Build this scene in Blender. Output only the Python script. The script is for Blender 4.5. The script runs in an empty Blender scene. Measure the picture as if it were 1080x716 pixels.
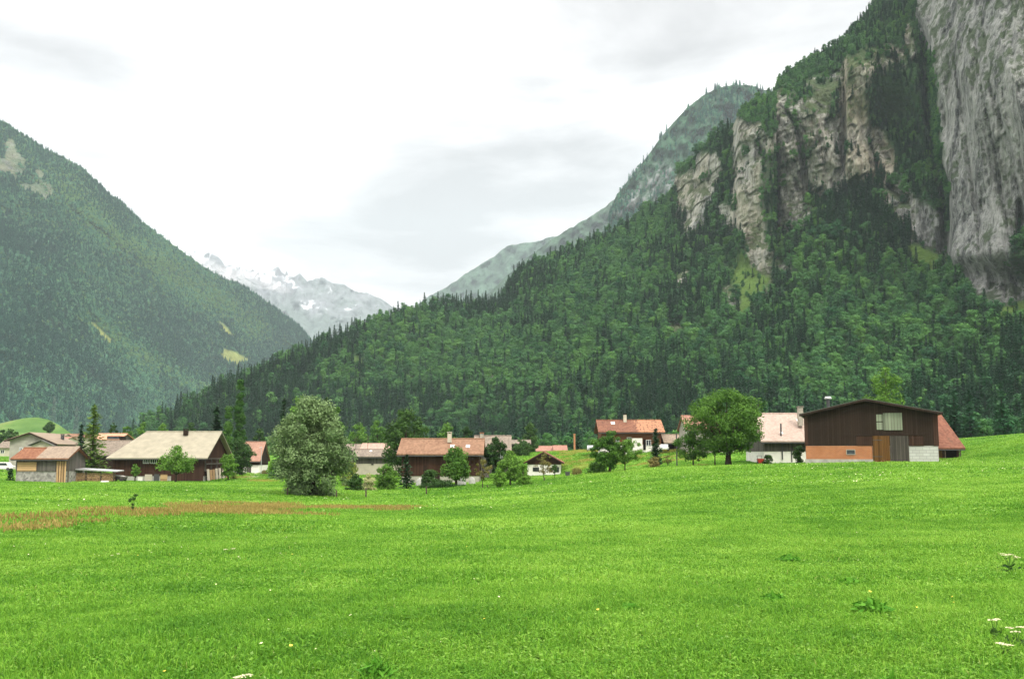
import bpy, math, random
import numpy as np
from mathutils import Vector, Matrix

# ------------------------------------------------------------------ basics
scene = bpy.context.scene
ROOT = scene.collection
F = 1050.0
PITCH = math.atan(120.0 / F)
CP, SP = math.cos(PITCH), math.sin(PITCH)
CAMZ = 1.7


def at(px, py, Y):
    """point of the place that stands Y metres ahead (survey of the photo)"""
    xc = (np.asarray(px, float) - 540.0) / F
    yc = (358.0 - np.asarray(py, float)) / F
    k = CP - SP * yc
    return xc / k * Y, np.asarray(Y, float) + 0 * xc, (SP + CP * yc) / k * Y + CAMZ


def to_px(x, y, z):
    z = z - CAMZ
    d = y * CP + z * SP
    u = -y * SP + z * CP
    return 540 + F * x / d, 358 - F * u / d


def mpp(Y):
    return Y / F


# ------------------------------------------------------------------ noise
def _hash(i, j, k, s):
    n = (i * 374761393 + j * 668265263 + k * 2147483647 + s * 974711) & 0xFFFFFFFF
    n = ((n ^ (n >> 13)) * 1274126177) & 0xFFFFFFFF
    n = (n ^ (n >> 16)) * 2246822519 & 0xFFFFFFFF
    n = n ^ (n >> 15)
    return (n & 0xFFFF) / 65535.0


def vnoise(x, y, z=None, seed=0):
    x = np.asarray(x, float); y = np.asarray(y, float)
    z = np.zeros_like(x) if z is None else np.asarray(z, float)
    i, j, k = np.floor(x).astype(np.int64), np.floor(y).astype(np.int64), np.floor(z).astype(np.int64)
    fx, fy, fz = x - i, y - j, z - k
    fx, fy, fz = [f * f * (3 - 2 * f) for f in (fx, fy, fz)]
    r = 0
    for a in (0, 1):
        for b in (0, 1):
            for c in (0, 1):
                w = (fx if a else 1 - fx) * (fy if b else 1 - fy) * (fz if c else 1 - fz)
                r = r + w * _hash(i + a, j + b, k + c, seed)
    return r * 2 - 1


def fbm(x, y, z=None, octaves=4, seed=0, gain=.5):
    r, a, t = 0, 1.0, 0.0
    z = np.zeros_like(np.asarray(x, float)) if z is None else z
    for o in range(octaves):
        f = 2.03 ** o
        r = r + a * vnoise(x * f + 17.3 * o, y * f - 9.1 * o, z * f + 3.7 * o, seed + o)
        t += a; a *= gain
    return r / t


def ridged(x, y, z=None, octaves=4, seed=0):
    r, a, t = 0, 1.0, 0.0
    z = np.zeros_like(np.asarray(x, float)) if z is None else z
    for o in range(octaves):
        f = 2.03 ** o
        n = 1 - np.abs(vnoise(x * f + 7.3 * o, y * f - 4.1 * o, z * f, seed + o)) * 2
        r = r + a * n; t += a; a *= .5
    return r / t


def smooth(a, b, x):
    t = np.clip((x - a) / (b - a), 0, 1)
    return t * t * (3 - 2 * t)


class TPS:
    def __init__(self, p, v, reg=1e-3):
        p = np.asarray(p, float); v = np.asarray(v, float)
        self.c = p.mean(0); self.s = p.std(0).max()
        q = (p - self.c) / self.s
        n = len(q)
        K = self.k(np.linalg.norm(q[:, None] - q[None], axis=2)) + reg * np.eye(n)
        P = np.hstack([np.ones((n, 1)), q])
        A = np.zeros((n + 3, n + 3)); A[:n, :n] = K; A[:n, n:] = P; A[n:, :n] = P.T
        self.w = np.linalg.solve(A, np.concatenate([v, np.zeros(3)])); self.q = q

    @staticmethod
    def k(r):
        return np.where(r > 1e-9, r * r * np.log(np.maximum(r, 1e-9)), 0)

    def __call__(self, x, y):
        x = np.asarray(x, float); sh = x.shape
        q = (np.stack([x.ravel(), np.asarray(y, float).ravel()], 1) - self.c) / self.s
        out = np.empty(len(q))
        for a in range(0, len(q), 20000):
            b = q[a:a + 20000]
            r = np.sqrt(((b[:, None] - self.q[None]) ** 2).sum(2))
            out[a:a + 20000] = self.k(r) @ self.w[:-3] + self.w[-3] + b @ self.w[-2:]
        return out.reshape(sh)


def in_poly(x, y, poly, soft=0.0, grow=0.0):
    """1 inside, 0 outside, soft edge in px"""
    poly = np.asarray(poly, float)
    inside = np.zeros(x.shape, bool)
    dist = np.full(x.shape, 1e9)
    n = len(poly)
    for a in range(n):
        x0, y0 = poly[a]; x1, y1 = poly[(a + 1) % n]
        cond = ((y0 > y) != (y1 > y))
        with np.errstate(divide='ignore', invalid='ignore'):
            xi = (x1 - x0) * (y - y0) / (y1 - y0 + 1e-12) + x0
        inside ^= cond & (x < xi)
        dx, dy = x1 - x0, y1 - y0
        t = np.clip(((x - x0) * dx + (y - y0) * dy) / (dx * dx + dy * dy + 1e-9), 0, 1)
        dist = np.minimum(dist, np.hypot(x - x0 - t * dx, y - y0 - t * dy))
    if soft <= 0:
        return inside.astype(float)
    return smooth(-soft, soft, np.where(inside, dist, -dist) + grow)


def line_dist(x, y, pts):
    d = np.full(x.shape, 1e9)
    for (x0, y0), (x1, y1) in zip(pts[:-1], pts[1:]):
        dx, dy = x1 - x0, y1 - y0
        t = np.clip(((x - x0) * dx + (y - y0) * dy) / (dx * dx + dy * dy), 0, 1)
        d = np.minimum(d, np.hypot(x - x0 - t * dx, y - y0 - t * dy))
    return d


# ------------------------------------------------------------------ objects
def tag(o, label=None, cat=None, group=None, kind=None):
    if label: o['label'] = label
    if cat: o['category'] = cat
    if group: o['group'] = group
    if kind: o['kind'] = kind
    return o


def empty(name, loc, rz=0.0):
    o = bpy.data.objects.new(name, None)
    o.empty_display_size = .3
    ROOT.objects.link(o)
    o.location = loc; o.rotation_euler = (0, 0, rz)
    return o


def link_mesh(name, me, mat, parent=None, link=True):
    o = bpy.data.objects.new(name, me)
    if mat is not None:
        for m in (mat if isinstance(mat, (list, tuple)) else [mat]):
            me.materials.append(m)
    if link: ROOT.objects.link(o)
    if parent is not None: o.parent = parent
    return o


def np_mesh(name, V, quads, attrs=None, smooth_shade=False, tris=None):
    me = bpy.data.meshes.new(name)
    V = np.asarray(V, np.float32)
    quads = np.asarray(quads, np.int32).reshape(-1, 4) if quads is not None and len(quads) else np.zeros((0, 4), np.int32)
    tris = np.asarray(tris, np.int32).reshape(-1, 3) if tris is not None and len(tris) else np.zeros((0, 3), np.int32)
    me.vertices.add(len(V)); me.vertices.foreach_set('co', V.ravel())
    nl = quads.size + tris.size
    me.loops.add(nl)
    me.loops.foreach_set('vertex_index', np.concatenate([quads.ravel(), tris.ravel()]).astype(np.int32))
    npoly = len(quads) + len(tris)
    me.polygons.add(npoly)
    st = np.concatenate([np.arange(len(quads)) * 4, quads.size + np.arange(len(tris)) * 3]).astype(np.int32)
    me.polygons.foreach_set('loop_start', st)
    me.update(calc_edges=True)
    if smooth_shade:
        me.polygons.foreach_set('use_smooth', np.ones(npoly, bool))
    else:
        me.polygons.foreach_set('use_smooth', np.zeros(npoly, bool))
    for k, v in (attrs or {}).items():
        a = me.attributes.new(k, 'FLOAT', 'POINT')
        a.data.foreach_set('value', np.asarray(v, np.float32).ravel())
    me.update()
    return me


class MB:
    """collects shapes of ONE part"""
    def __init__(self): self.v = []; self.f = []

    def add(self, vs, fs):
        n = len(self.v); self.v += [tuple(p) for p in vs]; self.f += [tuple(i + n for i in q) for q in fs]
        return self

    def box(self, x0, x1, y0, y1, z0, z1):
        return self.add([(x0, y0, z0), (x1, y0, z0), (x1, y1, z0), (x0, y1, z0), (x0, y0, z1), (x1, y0, z1), (x1, y1, z1), (x0, y1, z1)],
                        [(0, 3, 2, 1), (4, 5, 6, 7), (0, 1, 5, 4), (1, 2, 6, 5), (2, 3, 7, 6), (3, 0, 4, 7)])

    def prism(self, prof, axis, a0, a1):
        """prof: list of 2D points (counter-clockwise), extruded along axis 'x' or 'y'"""
        n = len(prof)
        mk = (lambda p, a: (a, p[0], p[1])) if axis == 'x' else (lambda p, a: (p[0], a, p[1]))
        vs = [mk(p, a0) for p in prof] + [mk(p, a1) for p in prof]
        fs = [tuple(range(n))[::-1], tuple(range(n, 2 * n))] + [(i, (i + 1) % n, n + (i + 1) % n, n + i) for i in range(n)]
        return self.add(vs, fs)

    def hexa(self, b, t):
        """bottom 4 points, top 4 points"""
        return self.add(list(b) + list(t), [(3, 2, 1, 0), (4, 5, 6, 7), (0, 1, 5, 4), (1, 2, 6, 5), (2, 3, 7, 6), (3, 0, 4, 7)])

    def tube(self, pts, rad, n=7):
        pts = [Vector(p) for p in pts]
        base = len(self.v)
        rads = rad if isinstance(rad, (list, tuple)) else [rad] * len(pts)
        for i, p in enumerate(pts):
            d = (pts[min(i + 1, len(pts) - 1)] - pts[max(i - 1, 0)])
            d = d.normalized() if d.length > 1e-6 else Vector((0, 0, 1))
            a = d.orthogonal().normalized(); b = d.cross(a)
            for k in range(n):
                t = 2 * math.pi * k / n
                self.v.append(tuple(p + (a * math.cos(t) + b * math.sin(t)) * rads[i]))
        for i in range(len(pts) - 1):
            for k in range(n):
                k2 = (k + 1) % n
                self.f.append((base + i * n + k, base + i * n + k2, base + (i + 1) * n + k2, base + (i + 1) * n + k))
        self.f.append(tuple(base + k for k in range(n))[::-1])
        self.f.append(tuple(base + (len(pts) - 1) * n + k for k in range(n)))
        return self

    def build(self, name, mat, parent=None, bevel=0.0, smooth_shade=False):
        import bmesh
        me = bpy.data.meshes.new(name)
        me.from_pydata(self.v, [], self.f)
        bm = bmesh.new(); bm.from_mesh(me)
        bmesh.ops.recalc_face_normals(bm, faces=bm.faces)
        if bevel > 0:
            bmesh.ops.bevel(bm, geom=list(bm.edges), offset=bevel, segments=1, affect='EDGES', clamp_overlap=True)
        if smooth_shade:
            for f in bm.faces: f.smooth = True
        bm.to_mesh(me); bm.free()
        return link_mesh(name, me, mat, parent)


# ------------------------------------------------------------------ materials
def new_mat(name):
    m = bpy.data.materials.new(name); m.use_nodes = True
    nt = m.node_tree; nt.nodes.clear()
    out = nt.nodes.new('ShaderNodeOutputMaterial')
    return m, nt, out


def N(nt, typ, **kw):
    n = nt.nodes.new(typ)
    for k, v in kw.items():
        if k == 'inp':
            for a, b in v.items():
                n.inputs[a].default_value = b
        else: setattr(n, k, v)
    return n


def lk(nt, a, b): nt.links.new(a, b)


def c4(c): return (c[0], c[1], c[2], 1)


def mixc(nt, fac, a, b, blend='MIX'):
    n = N(nt, 'ShaderNodeMix', data_type='RGBA', blend_type=blend)
    for sock, val in ((n.inputs[0], fac), (n.inputs[6], a), (n.inputs[7], b)):
        if hasattr(val, 'is_output'): lk(nt, val, sock)
        elif isinstance(val, (int, float)): sock.default_value = val
        else: sock.default_value = c4(val)
    return n.outputs[2]


def noise(nt, scale, detail=4, vec=None, rough=.55, stretch=None, dist=0.0):
    n = N(nt, 'ShaderNodeTexNoise'); n.inputs['Scale'].default_value = scale
    n.inputs['Detail'].default_value = detail; n.inputs['Roughness'].default_value = rough
    n.inputs['Distortion'].default_value = dist
    if vec is None: vec = N(nt, 'ShaderNodeTexCoord').outputs['Object']
    if stretch:
        mp = N(nt, 'ShaderNodeMapping'); mp.inputs['Scale'].default_value = stretch
        lk(nt, vec, mp.inputs['Vector']); vec = mp.outputs['Vector']
    lk(nt, vec, n.inputs['Vector'])
    return n.outputs['Fac']


def ramp(nt, fac, stops):
    r = N(nt, 'ShaderNodeValToRGB')
    e = r.color_ramp.elements
    while len(e) < len(stops): e.new(.5)
    for i, (p, c) in enumerate(stops):
        e[i].position = p; e[i].color = c4(c) if not isinstance(c, (int, float)) else (c, c, c, 1)
    lk(nt, fac, r.inputs[0])
    return r.outputs[0]


def math_(nt, op, a, b=None, clamp=False):
    n = N(nt, 'ShaderNodeMath', operation=op, use_clamp=clamp)
    for s, v in ((n.inputs[0], a), (n.inputs[1], b)):
        if v is None: continue
        if hasattr(v, 'is_output'): lk(nt, v, s)
        else: s.default_value = v
    return n.outputs[0]


def attr(nt, name):
    return N(nt, 'ShaderNodeAttribute', attribute_name=name).outputs['Fac']


def bump(nt, height, strength=.5, distance=.1):
    b = N(nt, 'ShaderNodeBump'); b.inputs['Strength'].default_value = strength
    b.inputs['Distance'].default_value = distance
    lk(nt, height, b.inputs['Height']); return b.outputs[0]


def surface(nt, out, col, rough=.8, spec=.2, nrm=None, trans=0.0, metal=0.0):
    p = N(nt, 'ShaderNodeBsdfPrincipled')
    if hasattr(col, 'is_output'): lk(nt, col, p.inputs['Base Color'])
    else: p.inputs['Base Color'].default_value = c4(col)
    p.inputs['Roughness'].default_value = rough
    p.inputs['Specular IOR Level'].default_value = spec
    p.inputs['Metallic'].default_value = metal
    if nrm is not None: lk(nt, nrm, p.inputs['Normal'])
    sh = p.outputs[0]
    if trans > 0:
        t = N(nt, 'ShaderNodeBsdfTranslucent')
        if hasattr(col, 'is_output'): lk(nt, col, t.inputs['Color'])
        else: t.inputs['Color'].default_value = c4(col)
        mx = N(nt, 'ShaderNodeMixShader'); mx.inputs[0].default_value = trans
        lk(nt, sh, mx.inputs[1]); lk(nt, t.outputs[0], mx.inputs[2]); sh = mx.outputs[0]
    lk(nt, sh, out.inputs['Surface'])


def mat_plain(name, c, var=.25, scale=3.0, rough=.8, spec=.2, bumps=.2, stretch=None, metal=0.0):
    m, nt, out = new_mat(name)
    f = noise(nt, scale, 5, stretch=stretch)
    lo = [x * (1 - var) for x in c]; hi = [min(1, x * (1 + var)) for x in c]
    col = ramp(nt, f, [(.3, lo), (.7, hi)])
    nb = bump(nt, noise(nt, scale * 6, 3, stretch=stretch), bumps, .03) if bumps else None
    surface(nt, out, col, rough, spec, nb, metal=metal)
    return m


def mat_wood(name, c, board=.25, var=.35, axis=0, dark=.45):
    """vertical boards: every board its own tone, a gap between boards"""
    m, nt, out = new_mat(name)
    tc = N(nt, 'ShaderNodeTexCoord').outputs['Object']
    sep = N(nt, 'ShaderNodeSeparateXYZ'); lk(nt, tc, sep.inputs[0])
    u = sep.outputs[2] if axis == 2 else math_(nt, 'ADD', sep.outputs[0], sep.outputs[1])
    u = math_(nt, 'DIVIDE', u, board)
    fl = math_(nt, 'FLOOR', u)
    wn = N(nt, 'ShaderNodeTexWhiteNoise', noise_dimensions='1D'); lk(nt, fl, wn.inputs['W'])
    fr = math_(nt, 'FRACT', u)
    gap = math_(nt, 'LESS_THAN', math_(nt, 'ABSOLUTE', math_(nt, 'SUBTRACT', fr, .5)), .44)
    st = (14, 14, .7) if axis != 2 else (.7, .7, 14)
    grain = noise(nt, 1.0, 4, stretch=st)
    weather = noise(nt, .5, 4)
    t = math_(nt, 'ADD', math_(nt, 'MULTIPLY', wn.outputs[0], .4), math_(nt, 'ADD', math_(nt, 'MULTIPLY', grain, .3), math_(nt, 'MULTIPLY', weather, .3)))
    col = ramp(nt, t, [(.25, [x * (1 - var) for x in c]), (.75, [min(1, x * (1 + var)) for x in c])])
    col = mixc(nt, gap, [x * dark for x in c], col)
    surface(nt, out, col, .85, .1, bump(nt, gap, .5, .02))
    return m


def mat_tiles(name, c1, c2, row=.32, patch=None, moss=.15):
    """roof tiles: rows and single tiles of uneven tone, stains"""
    m, nt, out = new_mat(name)
    tc = N(nt, 'ShaderNodeTexCoord').outputs['Object']
    sep = N(nt, 'ShaderNodeSeparateXYZ'); lk(nt, tc, sep.inputs[0])
    ix = math_(nt, 'FLOOR', math_(nt, 'DIVIDE', sep.outputs[0], row * .8))
    iz = math_(nt, 'FLOOR', math_(nt, 'DIVIDE', math_(nt, 'ADD', sep.outputs[2], math_(nt, 'MULTIPLY', sep.outputs[1], .02)), row * .5))
    cb = N(nt, 'ShaderNodeCombineXYZ'); lk(nt, ix, cb.inputs[0]); lk(nt, iz, cb.inputs[1])
    wn = N(nt, 'ShaderNodeTexWhiteNoise', noise_dimensions='2D'); lk(nt, cb.outputs[0], wn.inputs['Vector'])
    big = noise(nt, .6, 5)
    t = math_(nt, 'ADD', math_(nt, 'MULTIPLY', wn.outputs[0], .55), math_(nt, 'MULTIPLY', big, .5))
    col = ramp(nt, t, [(.2, c1), (.8, c2)])
    if moss: col = mixc(nt, ramp(nt, noise(nt, 1.3, 6), [(.55, 0), (.75, moss)]), col, (.09, .08, .05))
    if patch:
        px, pc = patch
        edge = math_(nt, 'ADD', sep.outputs[0], math_(nt, 'MULTIPLY', noise(nt, 1.6, 3), 5.0))
        col = mixc(nt, math_(nt, 'MULTIPLY', math_(nt, 'GREATER_THAN', edge, px + 2.5), math_(nt, 'GREATER_THAN', wn.outputs[0], .15)), col, pc)
    fr = math_(nt, 'FRACT', math_(nt, 'DIVIDE', sep.outputs[2], row * .5))
    surface(nt, out, col, .8, .15, bump(nt, fr, .4, .03))
    return m


def mat_blocks(name, c1, c2, mortar, bw=.3, bh=.1, size=.012, stretch=None):
    m, nt, out = new_mat(name)
    tc = N(nt, 'ShaderNodeTexCoord').outputs['Object']
    sep = N(nt, 'ShaderNodeSeparateXYZ'); lk(nt, tc, sep.inputs[0])
    cb = N(nt, 'ShaderNodeCombineXYZ')
    lk(nt, math_(nt, 'ADD', sep.outputs[0], sep.outputs[1]), cb.inputs[0]); lk(nt, sep.outputs[2], cb.inputs[1])
    b = N(nt, 'ShaderNodeTexBrick'); lk(nt, cb.outputs[0], b.inputs['Vector'])
    b.inputs['Color1'].default_value = c4(c1); b.inputs['Color2'].default_value = c4(c2); b.inputs['Mortar'].default_value = c4(mortar)
    b.inputs['Scale'].default_value = 1.0; b.inputs['Brick Width'].default_value = bw; b.inputs['Row Height'].default_value = bh
    b.inputs['Mortar Size'].default_value = size
    col = mixc(nt, ramp(nt, noise(nt, .9, 5), [(.4, 0), (.75, .35)]), b.outputs[0], [x * .55 for x in c1])
    surface(nt, out, col, .9, .1, bump(nt, b.outputs['Fac'], -.4, .02))
    return m


def mat_rubble(name, c):
    m, nt, out = new_mat(name)
    v = N(nt, 'ShaderNodeTexVoronoi'); v.inputs['Scale'].default_value = 2.6
    lk(nt, N(nt, 'ShaderNodeTexCoord').outputs['Object'], v.inputs['Vector'])
    bw = N(nt, 'ShaderNodeRGBToBW'); lk(nt, v.outputs['Color'], bw.inputs[0])
    col = ramp(nt, bw.outputs[0], [(.1, [x * .55 for x in c]), (.9, [x * 1.35 for x in c])])
    surface(nt, out, col, .9, .1, bump(nt, v.outputs['Distance'], -.6, .08))
    return m


def mat_leaf(name, dark, light, trans=.25, rnd=.5, straw=None, rough=.55):
    m, nt, out = new_mat(name)
    t = attr(nt, 'tone')
    oi = N(nt, 'ShaderNodeObjectInfo').outputs['Random']
    f = math_(nt, 'ADD', math_(nt, 'MULTIPLY', t, 1 - rnd), math_(nt, 'MULTIPLY', oi, rnd))
    col = ramp(nt, f, [(.1, dark), (.9, light)])
    if straw: col = mixc(nt, math_(nt, 'GREATER_THAN', t, .93), col, straw)
    surface(nt, out, col, rough, .08, None, trans)
    return m


def mat_glass(name='window_glass'):
    m, nt, out = new_mat(name)
    col = ramp(nt, noise(nt, 1.2, 2), [(.35, (.02, .025, .03)), (.7, (.05, .06, .07))])
    surface(nt, out, col, .08, .5)
    return m
# ------------------------------------------------------------------ render, camera, light, sky
scene.render.engine = 'CYCLES'
cy = scene.cycles
cy.use_denoising = True
cy.max_bounces = 6; cy.diffuse_bounces = 3; cy.glossy_bounces = 2; cy.transmission_bounces = 3
cy.transparent_max_bounces = 8; cy.volume_bounces = 0
cy.sample_clamp_indirect = 4.0
scene.view_settings.view_transform = 'Standard'
scene.view_settings.look = 'None'
scene.view_settings.exposure = 0.9
scene.view_settings.gamma = 1.0
scene.view_settings.use_curve_mapping = False
scene.render.resolution_x = 1024; scene.render.resolution_y = 678

cam = bpy.data.cameras.new('camera')
cam.lens = 35.0; cam.sensor_width = 36.0; cam.sensor_fit = 'HORIZONTAL'
cam.clip_start = .1; cam.clip_end = 60000
cam_o = bpy.data.objects.new('camera', cam); ROOT.objects.link(cam_o)
cam_o.location = (0, 0, CAMZ)
cam_o.rotation_euler = (math.pi / 2 + PITCH, 0, 0)
scene.camera = cam_o

SUN_EL, SUN_AZ = math.radians(50), math.radians(146)       # azimuth clockwise from +Y (view direction)
sd = Vector((math.cos(SUN_EL) * math.sin(SUN_AZ), math.cos(SUN_EL) * math.cos(SUN_AZ), math.sin(SUN_EL)))
sun = bpy.data.lights.new('sun', 'SUN'); sun.energy = 1.5; sun.angle = math.radians(10); sun.color = (1, .95, .87)
sun_o = bpy.data.objects.new('sun', sun); ROOT.objects.link(sun_o)
sun_o.location = (0, 0, 300)
sun_o.rotation_euler = sd.to_track_quat('Z', 'Y').to_euler()

world = bpy.data.worlds.new('World'); scene.world = world; world.use_nodes = True
nt = world.node_tree; nt.nodes.clear()
wo = N(nt, 'ShaderNodeOutputWorld')
sky = N(nt, 'ShaderNodeTexSky', sky_type='NISHITA', sun_disc=False)
sky.sun_elevation = SUN_EL; sky.sun_rotation = SUN_AZ
bg1 = N(nt, 'ShaderNodeBackground'); lk(nt, sky.outputs[0], bg1.inputs[0]); bg1.inputs[1].default_value = .10
# cloud deck: a layer seen from below, so its pattern foreshortens towards the horizon
tc = N(nt, 'ShaderNodeTexCoord').outputs['Generated']
sep = N(nt, 'ShaderNodeSeparateXYZ'); lk(nt, tc, sep.inputs[0])
zz = math_(nt, 'ADD', math_(nt, 'MAXIMUM', sep.outputs[2], 0.0), .12)
cb = N(nt, 'ShaderNodeCombineXYZ')
lk(nt, math_(nt, 'DIVIDE', sep.outputs[0], zz), cb.inputs[0]); lk(nt, math_(nt, 'DIVIDE', sep.outputs[1], zz), cb.inputs[1])
mp = N(nt, 'ShaderNodeMapping'); mp.inputs['Location'].default_value = (3.1, 1.7, 0); mp.inputs['Scale'].default_value = (.55, .75, 1)
lk(nt, cb.outputs[0], mp.inputs['Vector'])
n1 = N(nt, 'ShaderNodeTexNoise'); lk(nt, mp.outputs[0], n1.inputs['Vector'])
n1.inputs['Scale'].default_value = 2.0; n1.inputs['Detail'].default_value = 7; n1.inputs['Roughness'].default_value = .55; n1.inputs['Distortion'].default_value = .4
n2 = N(nt, 'ShaderNodeTexNoise'); lk(nt, mp.outputs[0], n2.inputs['Vector'])
n2.inputs['Scale'].default_value = .45; n2.inputs['Detail'].default_value = 4


def sky_blob(px, py, rad, sx=1.0):
    x, y, z = at(px, py, 1.0); d = Vector((float(x), 1.0, float(z) - CAMZ)).normalized()
    sub = N(nt, 'ShaderNodeVectorMath', operation='SUBTRACT'); lk(nt, tc, sub.inputs[0]); sub.inputs[1].default_value = d
    ml = N(nt, 'ShaderNodeVectorMath', operation='MULTIPLY'); lk(nt, sub.outputs[0], ml.inputs[0]); ml.inputs[1].default_value = (1 / sx, 1, 1)
    ln = N(nt, 'ShaderNodeVectorMath', operation='LENGTH'); lk(nt, ml.outputs[0], ln.inputs[0])
    return math_(nt, 'SUBTRACT', 1.0, math_(nt, 'DIVIDE', ln.outputs['Value'], rad, True), True)


f = math_(nt, 'ADD', math_(nt, 'SUBTRACT', math_(nt, 'MULTIPLY', n1.outputs[0], 1.45), .39), math_(nt, 'MULTIPLY', n2.outputs[0], .35))
for (px, py, r, sx, k) in [(505, 232, .10, 2.4, .27), (470, 285, .035, 2.6, .20), (55, 62, .06, 1.6, .07), (400, 205, .09, 2.0, .10), (610, 185, .07, 2.0, .10), (150, 150, .05, 2.0, .04)]:
    f = math_(nt, 'SUBTRACT', f, math_(nt, 'MULTIPLY', sky_blob(px, py, r, sx), k))
cl = ramp(nt, f, [(.20, (.34, .318, .312)), (.34, (.50, .475, .468)), (.43, (.64, .617, .607)), (.53, (.92, .888, .87)), (.72, (1.35, 1.30, 1.265))])
zen = N(nt, 'ShaderNodeMapRange', interpolation_type='SMOOTHSTEP'); lk(nt, sep.outputs[2], zen.inputs[0])
zen.inputs[1].default_value = .40; zen.inputs[2].default_value = .95; zen.inputs[3].default_value = 1.0; zen.inputs[4].default_value = 3.1   # an overcast sky is brightest overhead
cl = mixc(nt, 1.0, cl, zen.outputs[0], 'MULTIPLY')
low = N(nt, 'ShaderNodeMapRange'); lk(nt, sep.outputs[2], low.inputs[0])
low.inputs[1].default_value = .06; low.inputs[2].default_value = .22; low.inputs[3].default_value = 1.15; low.inputs[4].default_value = 1.0   # the bright gap under the cloud edge down the valley
cl = mixc(nt, 1.0, cl, low.outputs[0], 'MULTIPLY')
bg2 = N(nt, 'ShaderNodeBackground'); lk(nt, cl, bg2.inputs[0]); bg2.inputs[1].default_value = 1.0
mx = N(nt, 'ShaderNodeMixShader'); mx.inputs[0].default_value = .93
lk(nt, bg1.outputs[0], mx.inputs[1]); lk(nt, bg2.outputs[0], mx.inputs[2]); lk(nt, mx.outputs[0], wo.inputs[0])

# ------------------------------------------------------------------ haze: one closed box of even air
HZ = MB().box(-11000, 7500, -1500, 12300, -90, 2900).build('haze', None)
m, nt, out = new_mat('valley_haze')
pv = N(nt, 'ShaderNodeVolumePrincipled')
pv.inputs['Color'].default_value = (.79, .925, .97, 1); pv.inputs['Density'].default_value = 6.2e-5; pv.inputs['Anisotropy'].default_value = .0
lk(nt, pv.outputs[0], out.inputs['Volume'])
HZ.data.materials.append(m)
tag(HZ, kind='stuff')


def mist_bank(px, py, Y, rx, ry, rd, seed):
    cx, cy, cz = [float(v) for v in at(px, py, Y)]
    nu, nv = 28, 16
    u, v = np.meshgrid(np.linspace(0, 2 * np.pi, nu, endpoint=False), np.linspace(.02, np.pi - .02, nv))
    d = np.stack([np.cos(u) * np.sin(v), np.sin(u) * np.sin(v), np.cos(v)], -1)
    r = 1 + .45 * fbm(d[..., 0] * 2.2 + seed, d[..., 1] * 2.2, d[..., 2] * 2.2, 3, seed)
    P_ = d * r[..., None] * np.array([rx, rd, ry]) + np.array([cx, cy, cz])
    P_[..., 2] += (P_[..., 0] - cx) * -.25
    V_ = P_.reshape(-1, 3).tolist()
    f_ = [(a * nu + b, a * nu + (b + 1) % nu, (a + 1) * nu + (b + 1) % nu, (a + 1) * nu + b) for a in range(nv - 1) for b in range(nu)]
    f_ += [tuple(range(nu))[::-1], tuple((nv - 1) * nu + b for b in range(nu))]
    return V_, f_


mbk = MB()
for a in [(262, 294, 6500, 210, 52, 230, 3), (284, 300, 6300, 130, 31, 170, 7), (214, 277, 6700, 140, 42, 210, 11), (238, 291, 6150, 84, 42, 170, 15)]:
    mbk.add(*mist_bank(*a))
MIST = mbk.build('mist', None)
m, nt, out = new_mat('mist_air')
pv = N(nt, 'ShaderNodeVolumePrincipled')
pv.inputs['Color'].default_value = (1, 1, 1, 1); pv.inputs['Density'].default_value = .0015
lk(nt, pv.outputs[0], out.inputs['Volume']); MIST.data.materials.append(m); tag(MIST, kind='stuff')
# ------------------------------------------------------------------ ground
rng = np.random.default_rng(7)
GP = []
for px, py, Y in [(0, 640, 15), (540, 648, 12), (1080, 655, 12),
                  (20, 545, 45), (142, 541, 47), (0, 520, 90), (50, 508, 165), (120, 508, 170), (175, 508, 180), (225, 508, 182),
                  (10, 487, 260), (240, 503, 200), (262, 500, 235), (300, 497, 262), (329, 523, 108), (300, 519, 112), (386, 525, 107), (450, 522, 112),
                  (470, 514, 135), (510, 512, 130), (538, 512, 126), (390, 504, 190), (400, 499, 215), (480, 508, 152), (573, 500, 207), (590, 502, 200),
                  (600, 476, 290), (640, 478, 235), (690, 478, 220), (655, 497, 130), (610, 504, 150), (700, 492, 165),
                  (768, 494, 148), (731, 492, 148), (750, 484, 190), (820, 488, 156), (855, 489, 126), (920, 487, 124), (985, 485, 125), (1000, 489, 114), (1012, 487, 122), (985, 487, 139), (1000, 486, 139), (1012, 483, 138), (1032, 475, 138),
                  (1080, 462, 142), (1150, 450, 150), (880, 484, 175), (1000, 478, 180), (1080, 463, 220), (900, 474, 260), (1000, 466, 270), (760, 478, 260), (1080, 458, 270),
                  (540, 545, 55), (800, 520, 60), (1080, 510, 60), (300, 545, 55), (650, 520, 80), (1000, 500, 90), (430, 535, 78), (200, 532, 78),
                  (50, 477, 420), (200, 479, 420), (400, 479, 400), (540, 477, 400), (640, 474, 380), (800, 470, 360), (950, 466, 340)]:
    x, y, z = at(px, py, Y); GP.append((float(x), float(y), float(z)))
GP += [(0, 0, 0), (-12, -14, .15), (12, -14, .35), (-70, -60, -1.4), (70, -60, 2.2), (0, -80, 1), (-50, 5, -1.1), (50, 5, 1.0), (-140, 60, -3.2), (120, 50, 2.5), (-220, 150, -3.5), (130, 140, 6)]
GP = np.array(GP)
_tps = TPS(GP[:, :2], GP[:, 2], 2e-4)


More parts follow.
